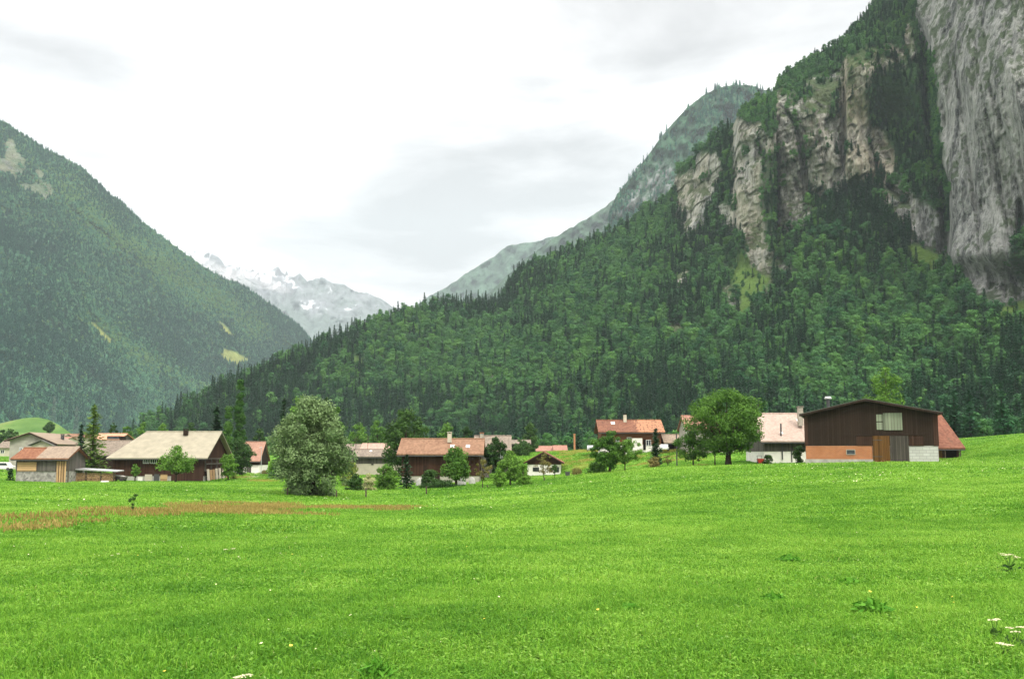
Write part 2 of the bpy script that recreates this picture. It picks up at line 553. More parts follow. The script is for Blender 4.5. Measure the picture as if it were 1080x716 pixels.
def ground_z(x, y):
    x = np.asarray(x, float); y = np.asarray(y, float)
    r = np.hypot(x, y)
    k = 1 - smooth(330, 520, r)
    k = k * (1 - smooth(60, 110, -y)) * (1 - smooth(140, 260, np.abs(x) - .62 * np.maximum(y, 0)))
    z = np.where(k > 0, _tps(np.clip(x, -500, 500), np.clip(y, -150, 560)), 0) * k + (1 - k) * .6
    return z + .05 * fbm(x * .22, y * .22, octaves=3, seed=3) * smooth(2, 8, r) * (1 - smooth(150, 300, r))


def gpos(px, Y, py=490):
    x = float(at(px, py, Y)[0]); return x, float(Y), float(ground_z(x, Y))


front = np.radians(np.arange(-36, 36.01, .3))
rest = np.radians(np.arange(38, 322.1, 4))
ang = np.concatenate([front, rest])
rad = np.concatenate([[1.0], np.geomspace(2.2, 600, 190), np.array([700, 850, 1100, 1500, 2500, 4500, 6400])])
A_, R_ = np.meshgrid(ang, rad)
gx, gy = R_ * np.sin(A_), R_ * np.cos(A_)
gx = np.clip(gx, -6400, 6400)
gz = ground_z(gx, gy)
na, nr = len(ang), len(rad)
V = np.stack([gx.ravel(), gy.ravel(), gz.ravel()], 1)
ii, jj = np.meshgrid(np.arange(nr - 1), np.arange(na), indexing='ij')
q = np.stack([ii * na + jj, ii * na + (jj + 1) % na, (ii + 1) * na + (jj + 1) % na, (ii + 1) * na + jj], -1).reshape(-1, 4)[:, ::-1]
V = np.vstack([V, [[0, 0, float(ground_z(np.array([0.]), np.array([0.]))[0])]]])
cap = np.stack([np.arange(na), np.full(na, len(V) - 1), (np.arange(na) + 1) % na], -1)


def field_masks(x, y, z):
    px, py = to_px(x, np.maximum(y, 1.0), z)
    w = 5 * fbm(x * .30, y * .30, octaves=4, seed=5)
    brown = in_poly(px, py + w, [(5, 556), (60, 548), (130, 543.5), (200, 534.5), (250, 530.5), (330, 530), (400, 532), (440, 536.5), (400, 541), (300, 545), (200, 548), (100, 553)], 4.5)
    brown = brown * (y > 20)
    path = 1 - smooth(1.0, 2.2, line_dist(px, py, [(188, 532), (215, 528), (245, 524), (275, 519), (305, 516), (298, 511), (270, 507), (255, 505)]))
    path = path * (y > 40)
    meadow = in_poly(px, py + w, [(585, 474), (720, 474), (760, 482), (760, 493), (690, 492), (640, 486), (600, 499), (585, 490)], 3.0) * (y > 120)
    dry = np.clip(path + .75 * meadow * (0.5 + .6 * fbm(x * .15, y * .15, octaves=3, seed=9)), 0, 1)
    drive = in_poly(px, py, [(252, 504.5), (262, 499), (274, 497.5), (274, 500), (268, 505)], 1.0) * (y > 150)
    return brown, dry, drive


bm_, dm_, dr_ = field_masks(V[:, 0], V[:, 1], V[:, 2])
me = np_mesh('meadow_ground', V, q, {'sorrel': bm_, 'dry': dm_, 'drive': dr_}, True, cap)


def grass_colour(nt, for_blades=False):
    pos = N(nt, 'ShaderNodeNewGeometry').outputs['Position']
    big = noise(nt, .045, 4, vec=pos)
    mid = noise(nt, .5, 4, vec=pos)
    f = math_(nt, 'ADD', math_(nt, 'MULTIPLY', big, .62), math_(nt, 'MULTIPLY', mid, .38))
    return pos, f


m, nt, out = new_mat('meadow_turf')
pos, f = grass_colour(nt)
fine = noise(nt, 7.0, 5, vec=pos)
f2 = math_(nt, 'ADD', math_(nt, 'MULTIPLY', f, .7), math_(nt, 'MULTIPLY', fine, .3))
col = ramp(nt, f2, [(.36, (.05, .145, .014)), (.5, (.085, .205, .02)), (.64, (.14, .265, .032))])
br = ramp(nt, noise(nt, 1.2, 5, vec=pos), [(.3, .35), (.6, 1.0)])
col = mixc(nt, math_(nt, 'MULTIPLY', attr(nt, 'sorrel'), math_(nt, 'MULTIPLY', br, .75)), col, (.27, .20, .045))
col = mixc(nt, math_(nt, 'MULTIPLY', attr(nt, 'dry'), .7), col, (.27, .25, .05))
col = mixc(nt, attr(nt, 'drive'), col, (.42, .37, .32))
surface(nt, out, col, .9, .05, bump(nt, noise(nt, 9, 4, vec=pos), .6, .12))
GROUND = link_mesh('meadow_ground', me, m)
tag(GROUND, kind='structure')


# ------------------------------------------------------------------ mountains
def hill_surface(name, mat, X, PY, YD, masks, back=(60, 140, 400), drop=(.25, .7, 1.0)):
    """X, PY, YD: grids (rows from foot to skyline, columns across); gets a back slope so it is a closed ridge"""
    x, y, z = at(X, PY, YD)
    rows = [np.stack([x, y, z], -1)]
    top = np.stack([x[-1], y[-1], z[-1]], -1)
    for b, d in zip(back, drop):
        r = top.copy()
        k = (r[:, 1] + b) / r[:, 1]
        r[:, 0] *= k; r[:, 1] += b
        r[:, 2] = top[:, 2] * (1 - d) - 30 * d
        rows.append(r[None])
    P = np.concatenate(rows, 0)
    nr, nc = P.shape[:2]
    ii, jj = np.meshgrid(np.arange(nr - 1), np.arange(nc - 1), indexing='ij')
    q = np.stack([ii * nc + jj, ii * nc + jj + 1, (ii + 1) * nc + jj + 1, (ii + 1) * nc + jj], -1).reshape(-1, 4)
    at_ = {k: np.concatenate([v, np.repeat(v[-1:], len(back), 0)], 0) for k, v in masks.items()}
    me = np_mesh(name, P.reshape(-1, 3), q, {k: v for k, v in at_.items()}, True)
    o = link_mesh(name, me, mat); tag(o, kind='structure')
    return P[:len(X)]


def grid(px, sky_pts, foot, step_y):
    s = np.interp(px, [p[0] for p in sky_pts], [p[1] for p in sky_pts])
    n = int((foot - s.min()) / step_y) + 2
    t = np.linspace(0, 1, n)[:, None]
    return np.repeat(px[None], n, 0), foot + (s[None] - foot) * t, s


def mat_mountain(name, forest, forest2, grass, rock1, rock2, rock3, sc, moss=.6):
    m, nt, out = new_mat(name)
    pos = N(nt, 'ShaderNodeNewGeometry').outputs['Position']
    geo_n = N(nt, 'ShaderNodeNewGeometry').outputs['Normal']
    fo = ramp(nt, noise(nt, .02 * sc, 6, vec=pos), [(.35, forest), (.65, forest2)])
    gr = ramp(nt, noise(nt, .05 * sc, 6, vec=pos), [(.3, [g * .7 for g in grass]), (.7, [g * 1.25 for g in grass])])
    strk = noise(nt, .045 * sc, 6, vec=pos, stretch=(1, 1, .16), rough=.62, dist=.6)
    big = noise(nt, .011 * sc, 4, vec=pos)
    grain = noise(nt, .28 * sc, 6, vec=pos, stretch=(1, 1, .45), rough=.65)
    fine = noise(nt, 1.1 * sc, 4, vec=pos, rough=.7)
    t = math_(nt, 'ADD', math_(nt, 'MULTIPLY', strk, .42), math_(nt, 'ADD', math_(nt, 'MULTIPLY', grain, .40), math_(nt, 'MULTIPLY', fine, .18)))
    rk = ramp(nt, t, [(.40, [r * .22 for r in rock1]), (.455, rock1), (.505, rock2), (.59, [min(1, r * 1.35) for r in rock2])])
    tanf = math_(nt, 'MULTIPLY', ramp(nt, math_(nt, 'ADD', math_(nt, 'MULTIPLY', big, .6), math_(nt, 'MULTIPLY', strk, .4)), [(.42, 0), (.60, 1.0)]), attr(nt, 'tan'))
    rk = mixc(nt, tanf, rk, mixc(nt, grain, [r * .55 for r in rock3], [r * 1.35 for r in rock3]))
    dark = ramp(nt, noise(nt, .10 * sc, 5, vec=pos, stretch=(1, 1, .10), rough=.7), [(.34, .75), (.46, 0)])
    rk = mixc(nt, dark, rk, [r * .30 for r in rock1])
    sepn = N(nt, 'ShaderNodeSeparateXYZ'); lk(nt, geo_n, sepn.inputs[0])
    ms = math_(nt, 'ADD', math_(nt, 'MULTIPLY', sepn.outputs[2], .30), noise(nt, .06 * sc, 7, vec=pos, rough=.68, stretch=(1, 1, .8)))
    ms = math_(nt, 'ADD', ms, math_(nt, 'MULTIPLY', math_(nt, 'SUBTRACT', noise(nt, .012 * sc, 3, vec=pos), .5), .5))
    mossf = ramp(nt, ms, [(.60, 0), (.70, 1)])
    rk = mixc(nt, math_(nt, 'MULTIPLY', mossf, moss), rk, mixc(nt, grain, [g * .3 for g in grass], [g * .75 for g in grass]))
    col = mixc(nt, attr(nt, 'grass'), fo, gr)
    rk = mixc(nt, math_(nt, 'MULTIPLY', attr(nt, 'tan'), 2.2, True), mixc(nt, .36, rk, (.03, .036, .042)), rk)
    col = mixc(nt, attr(nt, 'rock'), col, rk)
    h = math_(nt, 'ADD', math_(nt, 'MULTIPLY', strk, 8.0), math_(nt, 'MULTIPLY', grain, 2.2))
    surface(nt, out, col, .95, .04, bump(nt, h, 1.0, 1.6 / sc))
    return m


# ---- A: the wooded slope and the rock walls on the right
A_SKY = [(120, 476), (150, 447), (175, 436), (200, 424), (225, 411), (250, 400), (275, 390), (300, 379), (325, 368), (350, 357), (375, 346), (400, 336), (425, 327), (450, 322), (475, 320), (500, 320),
         (523, 321), (530, 312), (538, 297), (548, 286), (560, 279), (580, 271), (600, 264), (640, 248), (680, 224), (700, 212), (709, 205), (712, 186), (722, 175), (740, 158), (758, 141), (774, 131), (780, 116),
         (790, 108), (806, 100), (816, 96), (820, 82), (836, 72), (856, 60), (876, 49), (890, 42), (900, 30), (910, 17), (920, 4), (935, -20), (960, -60), (1000, -110), (1080, -150), (1200, -150), (1330, -100)]
px = np.arange(120, 1330.1, 1.6)
AX, APY, askyl = grid(px, A_SKY, 483.0, 1.7)
ctl = [(120, 483, 900), (300, 483, 860), (450, 483, 800), (600, 483, 660), (750, 483, 540), (900, 483, 440), (1080, 483, 380), (1330, 483, 330),
       (150, 447, 920), (200, 424, 950), (300, 378, 1050), (400, 335, 1150), (450, 318, 1200), (520, 315, 1230), (450, 400, 960), (350, 420, 950),
       (560, 281, 1240), (600, 264, 1240), (640, 248, 1270), (705, 208, 1180), (600, 380, 860), (600, 330, 990), (520, 400, 880), (680, 300, 990),
       (750, 330, 850), (750, 400, 690), (650, 420, 700), (850, 400, 610), (850, 300, 820), (900, 330, 720), (900, 210, 860), (870, 250, 850),
       (775, 280, 930), (780, 200, 960), (780, 125, 985), (740, 160, 1090), (740, 220, 1050), (820, 250, 905), (820, 95, 945), (820, 82, 985), (860, 210, 890), (860, 85, 925), (860, 60, 1010),
       (900, 180, 870), (905, 55, 905), (905, 30, 1000), (940, 30, 960), (940, 130, 900), (940, 190, 850), (965, 262, 790), (965, 198, 815), (990, 280, 760), (990, 120, 835), (1000, -100, 900),
       (1030, 315, 660), (1050, 100, 725), (1080, -150, 800), (1080, 320, 640), (1080, 400, 500), (1000, 380, 590), (1200, 300, 560), (1200, -150, 740), (1330, 300, 520), (1330, -100, 700), (935, -20, 1060)]
cc = np.array(ctl, float)
_ta = TPS(cc[:, :2], np.log(cc[:, 2]), 1e-3)
AY = np.exp(_ta(AX, APY))

ROCKS = [
    [(713, 203), (716, 192), (728, 186), (736, 178), (739, 165), (757, 162), (759, 178), (750, 203), (742, 222), (728, 238), (716, 226)],
    [(730, 228), (741, 228), (741, 241), (732, 242)], [(720, 241), (731, 240), (731, 253), (722, 253)], [(711, 291), (725, 290), (726, 300), (713, 302)],
    [(777, 132), (783, 129), (792, 131), (806, 136), (813, 150), (819, 166), (821, 250), (815, 264), (808, 287), (796, 280), (788, 256), (778, 241), (771, 216), (776, 180)],
    [(762, 215), (770, 218), (778, 243), (788, 256), (776, 250), (764, 238)],
    [(820, 100), (826, 95), (840, 90), (862, 83), (880, 79), (891, 75), (893, 150), (897, 185), (880, 200), (862, 215), (850, 235), (836, 246), (822, 254), (818, 200)],
    [(892, 74), (897, 54), (918, 48), (936, 50), (950, 58), (952, 72), (938, 72), (922, 76), (913, 92), (914, 134), (926, 141), (943, 158), (943, 185), (936, 192), (911, 189), (894, 180)],
    [(956, 30), (962, 34), (963, 58), (957, 62)],
    [(931, 196), (950, 194), (962, 206), (975, 219), (990, 226), (998, 238), (997, 264), (982, 259), (962, 255), (948, 241), (937, 222)],
    [(952, -130), (956, 0), (972, 25), (979, 45), (980, 84), (984, 126), (988, 168), (1000, 195), (1001, 236), (999, 270), (1007, 285), (1027, 305), (1028, 320), (1040, 323), (1060, 318), (1080, 310), (1200, 300), (1340, 300), (1340, -200), (952, -200)],
    [(842, 293), (850, 303), (862, 317), (879, 330), (878, 342), (862, 340), (850, 343), (845, 322)],
    [(763, 306), (771, 305), (776, 320), (774, 333), (766, 330)],
    [(820, 278), (834, 286), (832, 294), (822, 298), (812, 308), (806, 304)],
    [(500, 362), (508, 356), (520, 358), (521, 385), (515, 404), (500, 402), (497, 384)],
    [(702, 341), (718, 342), (719, 355), (703, 354)],
]
VEG = [  # patches of growth that interrupt the rock
    [(803, 165), (818, 160), (820, 240), (808, 250), (803, 225)],
    [(958, 62), (985, 60), (998, 195), (999, 262), (990, 224), (975, 216), (962, 204), (950, 192), (943, 186), (943, 158), (926, 140), (914, 134), (913, 92), (922, 76), (938, 72), (950, 74)],
    [(1066, 258), (1082, 250), (1200, 240), (1200, 300), (1080, 300), (1064, 290)],
]
GRASS = [[(783, 265), (800, 283), (812, 286), (822, 277), (828, 290), (815, 305), (800, 320), (790, 335), (776, 337), (775, 320), (772, 297)],
         [(955, 258), (985, 262), (996, 268), (1003, 285), (985, 290), (965, 280)],
         [(425, 391), (436, 398), (447, 404), (446, 408), (434, 405), (424, 399)],
         [(1030, 318), (1085, 312), (1200, 305), (1200, 330), (1085, 338), (1050, 340)],
         [(355, 372), (385, 378), (392, 383), (370, 381)]]
wx = 7.0 * fbm(AX * .09, APY * .07, octaves=5, seed=21, gain=.65); wy = 9.0 * fbm(AX * .09 + 40, APY * .06, octaves=5, seed=22, gain=.65)
rockm = np.zeros_like(AX)
for p in ROCKS: rockm = np.maximum(rockm, in_poly(AX + wx, APY + wy, p, 2.0, 3.0))
for p in VEG: rockm *= 1 - .85 * in_poly(AX + wx, APY + wy, p, 4.0)
_vn = fbm(AX * .075, APY * .05, octaves=5, seed=33, gain=.6)
rockm *= 1 - .9 * smooth(.40, .48, _vn) * (AX < 958)
grassm = np.zeros_like(AX)
for p in GRASS: grassm = np.maximum(grassm, in_poly(AX + wx, APY + wy, p, 3.0))
grassm *= 1 - rockm
tanm = .5 * np.where(AX > 965, .12, 1.0) * np.where((AX > 888) & (AX < 945), 1.5, 1.0) * np.where((AX > 822) & (AX < 888), .7, 1.0)
tanm = np.clip(tanm, 0, 1.4) * (1 - .0 * rockm)

# relief: buttresses, clefts, ledges
crack = np.interp(APY, [-200, 0, 25, 45, 84, 126, 168, 195, 236, 270, 300], [950, 957, 972, 979, 981, 985, 989, 1000, 1002, 1000, 1004])
fade = 1 - smooth(262, 300, APY)
AY = AY - 55 * smooth(-1.5, 3.5, AX - crack) * fade * (1 - smooth(1100, 1250, AX))
AY = AY + 26 * np.exp(-((AX - crack + 4) / 5.5) ** 2) * fade * smooth(10, 60, APY)
b = smooth(100, 130, APY) * (1 - smooth(262, 290, APY))
AY = AY - 26 * smooth(773, 779, AX) * (1 - smooth(815, 819, AX)) * b
AY = AY + 32 * np.exp(-((AX - 818.5 - .01 * (APY - 180)) / 2.2) ** 2) * smooth(150, 180, APY) * (1 - smooth(240, 262, APY))
b2 = smooth(55, 75, APY) * (1 - smooth(170, 200, APY))
AY = AY - 24 * smooth(889, 894, AX) * (1 - smooth(912, 930, AX)) * b2
AY = AY + 22 * np.exp(-((AX - 890.5) / 2.0) ** 2) * b2
AY = AY + 18 * np.exp(-((AX - 1076) / 3.0) ** 2) * smooth(205, 225, APY) * (1 - smooth(250, 270, APY))
x0, y0, z0 = at(AX, APY, AY)
sx = np.where(AX < 960, x0, x0 - .75 * y0) + .22 * z0; sz = np.where(AX < 960, z0, z0 * .5) - .15 * sx
rel = 11 * ridged(sx * .016, sz * .004, octaves=4, seed=41) + 7 * fbm(sx * .045, sz * .018, octaves=4, seed=42) + 4.5 * ridged(sx * .10, sz * .045, octaves=3, seed=43)
ledge = 3.0 * np.sin(z0 * .12 + 3 * fbm(x0 * .02, z0 * .02, octaves=3, seed=44)) + 1.6 * ridged(x0 * .05, z0 * .25, octaves=3, seed=45)
_cr = ridged(sx * .035 + 5, sz * .006, octaves=3, seed=48)
rel = rel - np.where(AX < 960, 13, 4.5) * smooth(.55, .85, _cr) + 2.2 * ridged(sx * .28, sz * .20, octaves=2, seed=49) + 4 * np.floor(2.2 * fbm(x0 * .03, z0 * .028, octaves=3, seed=50)) * (AX < 960)
slope = 16 * ridged(x0 * .006 + z0 * .002, y0 * .004, z0 * .001, 4, 46) + 6 * fbm(x0 * .03, z0 * .03, y0 * .03, 3, 47)
edge = smooth(0, 14, APY - askyl[None])
AY = AY - (rockm * (rel * 1.25 + ledge * np.where(AX < 960, .35, .06)) + (1 - rockm) * slope * smooth(470, 420, APY)) * (.25 + .75 * edge)
MA = mat_mountain('wooded_cliff', (.025, .06, .022), (.04, .09, .028), (.085, .145, .032), (.165, .168, .158), (.36, .362, .338), (.50, .425, .28), 1.0, .85)
_x, _y, _z = at(AX, APY, AY)
_gz = np.abs(np.gradient(_z, axis=0)); _gh = np.hypot(np.gradient(_x, axis=0), np.gradient(_y, axis=0))
steep = _gz / (_gz + _gh + 1e-6)
for _ in range(4):
    steep = (steep + np.roll(steep, 1, 0) + np.roll(steep, -1, 0) + np.roll(steep, 1, 1) + np.roll(steep, -1, 1)) / 5
rockm = rockm * np.where(AX < 965, np.where(AX < 815, smooth(.22, .36, steep), smooth(.38, .52, steep)), 1.0)
AP = hill_surface('cliff_mountain', MA, AX, APY, AY, {'rock': rockm, 'grass': grassm, 'tan': tanm}, back=(40, 120, 300), drop=(.06, .3, 1.0))

# ---- B: the long mountain on the left
B_SKY = [(-260, -60), (-150, 20), (-60, 82), (0, 127), (20, 140), (50, 159), (84, 176), (100, 190), (115, 205), (130, 215), (150, 235), (165, 246), (190, 265), (215, 283), (240, 297), (250, 298), (262, 306), (280, 318), (296, 330), (310, 340), (322, 351), (332, 365), (360, 400), (420, 450), (460, 478)]
px = np.arange(-260, 460.1, 1.8)
BX, BPY, bsky = grid(px, B_SKY, 484.0, 1.8)
ctl = [(-260, 484, 1200), (-100, 484, 1350), (0, 484, 1500), (100, 484, 1800), (200, 484, 2300), (330, 484, 3000), (460, 484, 3600),
       (-260, -60, 3000), (-100, 55, 3000), (0, 127, 3000), (100, 190, 3100), (190, 265, 3250), (322, 351, 3800), (0, 300, 2250), (100, 340, 2450), (200, 400, 2750), (-150, 250, 2200), (280, 400, 3300), (460, 478, 3800)]
cc = np.array(ctl, float)
BY = np.exp(TPS(cc[:, :2], np.log(cc[:, 2]), 1e-3)(BX, BPY))
x0, y0, z0 = at(BX, BPY, BY)
sl = BX * .62 + BPY * -.78         # ridges run down to the right
BY = BY - 95 * ridged(sl * .016, (BX + BPY) * .004, octaves=4, seed=51) * smooth(484, 430, BPY) * smooth(0, 25, BPY - bsky[None]) - 25 * fbm(x0 * .008, z0 * .008, y0 * .004, 4, 52) * smooth(0, 12, BPY - bsky[None])
w1 = 3 * fbm(BX * .06, BPY * .06, octaves=3, seed=53); w2 = 3 * fbm(BX * .06 + 9, BPY * .06, octaves=3, seed=54)
brock = np.zeros_like(BX)
for p in [[(-40, 130), (0, 150), (12, 146), (20, 165), (33, 169), (51, 187), (56, 207), (47, 212), (40, 206), (22, 198), (9, 183), (-40, 175)],
          [(71, 230), (75, 230), (76, 236), (72, 235)], [(90, 252), (93, 254), (93, 257), (90, 256)]]:
    brock = np.maximum(brock, in_poly(BX + w1, BPY + w2, p, 2.5))
brock *= .8 * np.clip(.60 + .9 * fbm(BX * .09, BPY * .09, octaves=3, seed=55), 0, 1)
bgrass = np.zeros_like(BX)
for p in [[(228, 337), (240, 346), (247, 358), (236, 352)], [(234, 368), (250, 371), (263, 380), (247, 385), (233, 378)], [(92, 338), (100, 341), (112, 352), (122, 361), (116, 362), (104, 354)], [(60, 410), (70, 416), (66, 418)]]:
    bgrass = np.maximum(bgrass, in_poly(BX + w1 * .5, BPY + w2 * .5, p, 1.5))
blight = np.exp(-(line_dist(BX, BPY, [(60, 190), (120, 250), (200, 300), (270, 345)]) / 17) ** 2) + .9 * np.exp(-(line_dist(BX, BPY, [(95, 338), (140, 372), (215, 412)]) / 9) ** 2)  # strips of lighter growth; the lit ridge is put into tree colour too
blight = blight * (.7 + .6 * fbm(BX * .05, BPY * .05, octaves=3, seed=56))
MBm = mat_mountain('left_mountain_cover', (.040, .10, .055), (.065, .145, .065), (.24, .27, .08), (.16, .16, .15), (.25, .235, .22), (.27, .22, .18), .35, .5)
BP = hill_surface('left_mountain', MBm, BX, BPY, BY, {'rock': brock, 'grass': bgrass, 'tan': np.full_like(BX, .4)}, back=(120, 400, 900), drop=(.15, .5, 1.0))


# ---- distant ranges: rock, scrub and snow, no single trees
def mat_range(name, green, rock, snow_amt, snow_z, sc):
    m, nt, out = new_mat(name)
    pos = N(nt, 'ShaderNodeNewGeometry').outputs['Position']
    sep = N(nt, 'ShaderNodeSeparateXYZ'); lk(nt, pos, sep.inputs[0])
    n = noise(nt, sc, 7, vec=pos, rough=.62)
    n2 = noise(nt, sc * 4, 6, vec=pos, rough=.6, stretch=(1, 1, .5))
    g = ramp(nt, n2, [(.3, [c * .55 for c in green]), (.7, [c * 1.4 for c in green])])
    r = ramp(nt, n2, [(.3, [c * .6 for c in rock]), (.7, [c * 1.3 for c in rock])])
    alt = math_(nt, 'ADD', math_(nt, 'DIVIDE', sep.outputs[2], snow_z), math_(nt, 'MULTIPLY', math_(nt, 'SUBTRACT', n, .5), 1.1))
    col = mixc(nt, ramp(nt, alt, [(.55, 0), (.85, 1)]), g, r)
    col = mixc(nt, math_(nt, 'MULTIPLY', attr(nt, 'rock'), ramp(nt, n2, [(.42, 0), (.55, 1)])), col, r)
    if snow_amt: col = mixc(nt, math_(nt, 'MULTIPLY', ramp(nt, math_(nt, 'ADD', alt, math_(nt, 'MULTIPLY', math_(nt, 'SUBTRACT', n2, .5), 1.0)), [(.86, 0), (.95, 1)]), snow_amt), col, (.85, .86, .88))
    surface(nt, out, col, .95, .03, bump(nt, math_(nt, 'ADD', n, math_(nt, 'MULTIPLY', n2, .4)), 1.0, .25 / sc))
    return m


def far_range(name, mat, sky_pts, foot, Y0, Y1, amp, jag, seed, step=1.6, masks=None):
    pxs = np.arange(sky_pts[0][0], sky_pts[-1][0] + .1, step)
    X, PY, s = grid(pxs, sky_pts, foot, step)
    t = np.clip((foot - PY) / np.maximum(foot - s[None], 1), 0, 1)
    s2 = s + jag * ridged(pxs * .09, np.zeros_like(pxs), octaves=4, seed=seed) - jag * .4
    PY = foot + (PY - foot) * ((s2 - foot) / (s - foot))[None]
    Yd = Y0 + (Y1 - Y0) * t
    k = Yd / F
    Yd = Yd - amp * (ridged(X * .035 + PY * .01, PY * .012, octaves=5, seed=seed + 3) * t * (1 - t * .7)) - amp * .25 * fbm(X * .15, PY * .12, octaves=3, seed=seed + 5) * t
    rk = np.zeros_like(X)
    for p in (masks or []): rk = np.maximum(rk, in_poly(X, PY, p, 6))
    hill_surface(name, mat, X, PY, Yd, {'rock': rk}, back=(amp, amp * 2.5, amp * 5), drop=(.2, .6, 1.0))
    return X, PY, Yd


C_SKY = [(120, 235), (150, 244), (175, 251), (189, 257), (198, 262), (206, 264), (216, 266), (228, 269), (236, 279), (246, 281), (256, 280), (260, 285), (265, 286), (269, 283), (274, 284), (280, 285), (287, 285),
         (293, 281), (298, 288), (301, 291), (302, 286), (305, 291), (310, 292), (316, 289), (320, 294), (324, 298), (332, 296), (339, 292), (345, 297), (350, 300), (363, 301), (370, 305), (376, 308), (391, 310), (400, 315), (409, 320), (430, 335), (500, 380), (560, 420)]
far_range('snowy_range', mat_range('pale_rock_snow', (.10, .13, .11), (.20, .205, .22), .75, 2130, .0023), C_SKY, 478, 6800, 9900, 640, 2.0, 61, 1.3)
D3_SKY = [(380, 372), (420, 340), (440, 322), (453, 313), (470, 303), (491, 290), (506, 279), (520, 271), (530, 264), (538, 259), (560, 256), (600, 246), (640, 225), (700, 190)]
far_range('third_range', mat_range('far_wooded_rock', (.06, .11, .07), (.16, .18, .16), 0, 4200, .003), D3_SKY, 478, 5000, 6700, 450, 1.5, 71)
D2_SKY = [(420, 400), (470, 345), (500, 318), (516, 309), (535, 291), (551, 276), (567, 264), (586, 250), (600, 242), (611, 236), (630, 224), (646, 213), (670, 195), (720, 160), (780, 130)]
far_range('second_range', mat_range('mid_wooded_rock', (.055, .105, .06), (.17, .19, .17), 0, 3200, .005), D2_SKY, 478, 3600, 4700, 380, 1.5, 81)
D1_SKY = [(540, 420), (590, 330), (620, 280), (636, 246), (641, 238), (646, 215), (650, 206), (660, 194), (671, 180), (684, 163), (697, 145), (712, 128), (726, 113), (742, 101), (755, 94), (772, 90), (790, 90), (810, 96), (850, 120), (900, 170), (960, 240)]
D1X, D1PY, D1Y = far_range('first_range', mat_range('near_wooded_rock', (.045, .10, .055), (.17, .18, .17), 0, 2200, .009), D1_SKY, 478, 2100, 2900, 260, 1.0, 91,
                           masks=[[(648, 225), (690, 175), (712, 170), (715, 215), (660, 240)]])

# ---- the pasture hill at the foot of the left mountain
px = np.arange(-160, 130.1, 2.0)
HX, HPY, hsky = grid(px, [(-160, 452), (-60, 449), (-10, 449), (10, 444), (25, 441), (38, 440), (50, 442), (62, 448), (74, 456), (84, 466), (100, 480), (130, 486)], 488, 1.5)
HY = 560 + (488 - HPY) / 48 * 140 + 14 * fbm(HX * .05, HPY * .08, octaves=3, seed=95)
m, nt, out = new_mat('hill_pasture')
pos = N(nt, 'ShaderNodeNewGeometry').outputs['Position']
surface(nt, out, ramp(nt, noise(nt, .03, 6, vec=pos), [(.35, (.06, .13, .03)), (.55, (.105, .18, .045)), (.7, (.17, .20, .07))]), .9, .05, bump(nt, noise(nt, .5, 4, vec=pos), .4, .5))
hill_surface('pasture_hill', m, HX, HPY, HY, {}, back=(30, 90, 200), drop=(.2, .7, 1.1))
# ------------------------------------------------------------------ foliage
M_BARK = mat_plain('bark', (.06, .045, .032), .4, 6, .95, .05, .5, stretch=(3, 3, .6))
M_LEAF = {
    'mid': mat_leaf('leaf_mid', (.045, .125, .018), (.14, .27, .04)),
    'poplar': mat_leaf('leaf_poplar', (.032, .095, .018), (.10, .21, .035)),
    'bright': mat_leaf('leaf_bright', (.075, .18, .02), (.17, .33, .045)),
    'dark': mat_leaf('leaf_dark', (.022, .06, .016), (.06, .125, .026)),
    'willow': mat_leaf('leaf_willow', (.088, .155, .052), (.215, .305, .128), rnd=.1),
    'yellow': mat_leaf('leaf_yellow', (.13, .20, .03), (.30, .34, .07)),
    'spruce': mat_leaf('needle_dark', (.014, .045, .018), (.040, .090, .030), trans=.08),
    'larch': mat_leaf('needle_larch', (.10, .18, .03), (.20, .29, .06)),
    'russet': mat_leaf('leaf_russet', (.12, .13, .03), (.26, .20, .07)),
    'cream': mat_leaf('leaf_cream', (.30, .34, .12), (.62, .60, .34), rnd=.1),
    'forest_broad': mat_leaf('forest_leaf', (.020, .086, .032), (.086, .215, .056), rnd=.75),
    'forest_light': mat_leaf('forest_leaf_light', (.042, .135, .036), (.115, .26, .055), rnd=.7),
    'far_spruce': mat_leaf('far_needle_haze_tint', (.040, .165, .14), (.082, .27, .19), trans=.08, rnd=.7),  # lightened and teal: distance haze put into the needle colour
    'far_broad': mat_leaf('far_leaf_haze_tint', (.065, .21, .135), (.13, .34, .18), rnd=.7),  # same haze tint put into the leaf colour
    'far_light': mat_leaf('far_leaf_light_haze_tint', (.11, .25, .10), (.20, .37, .14), rnd=.7),  # lighter leaf, also with haze put into its colour
    'forest_spruce': mat_leaf('forest_needle', (.012, .058, .026), (.042, .128, .050), trans=.08, rnd=.7),
}


def quads_from(c, nrm, ax, ln, wd, tone):
    """diamond leaves; c,nrm,ax (N,3), ln,wd (N,)"""
    ax = ax - nrm * (ax * nrm).sum(1, keepdims=True)
    ax /= np.linalg.norm(ax, axis=1, keepdims=True) + 1e-9
    bx = np.cross(nrm, ax)
    V = np.stack([c - ax * ln[:, None], c + bx * wd[:, None], c + ax * ln[:, None], c - bx * wd[:, None]], 1).reshape(-1, 3)
    q = np.arange(len(V)).reshape(-1, 4)
    return V, q, np.repeat(tone, 4)


def unit(rg, n):
    v = rg.normal(size=(n, 3)); return v / np.linalg.norm(v, axis=1, keepdims=True)


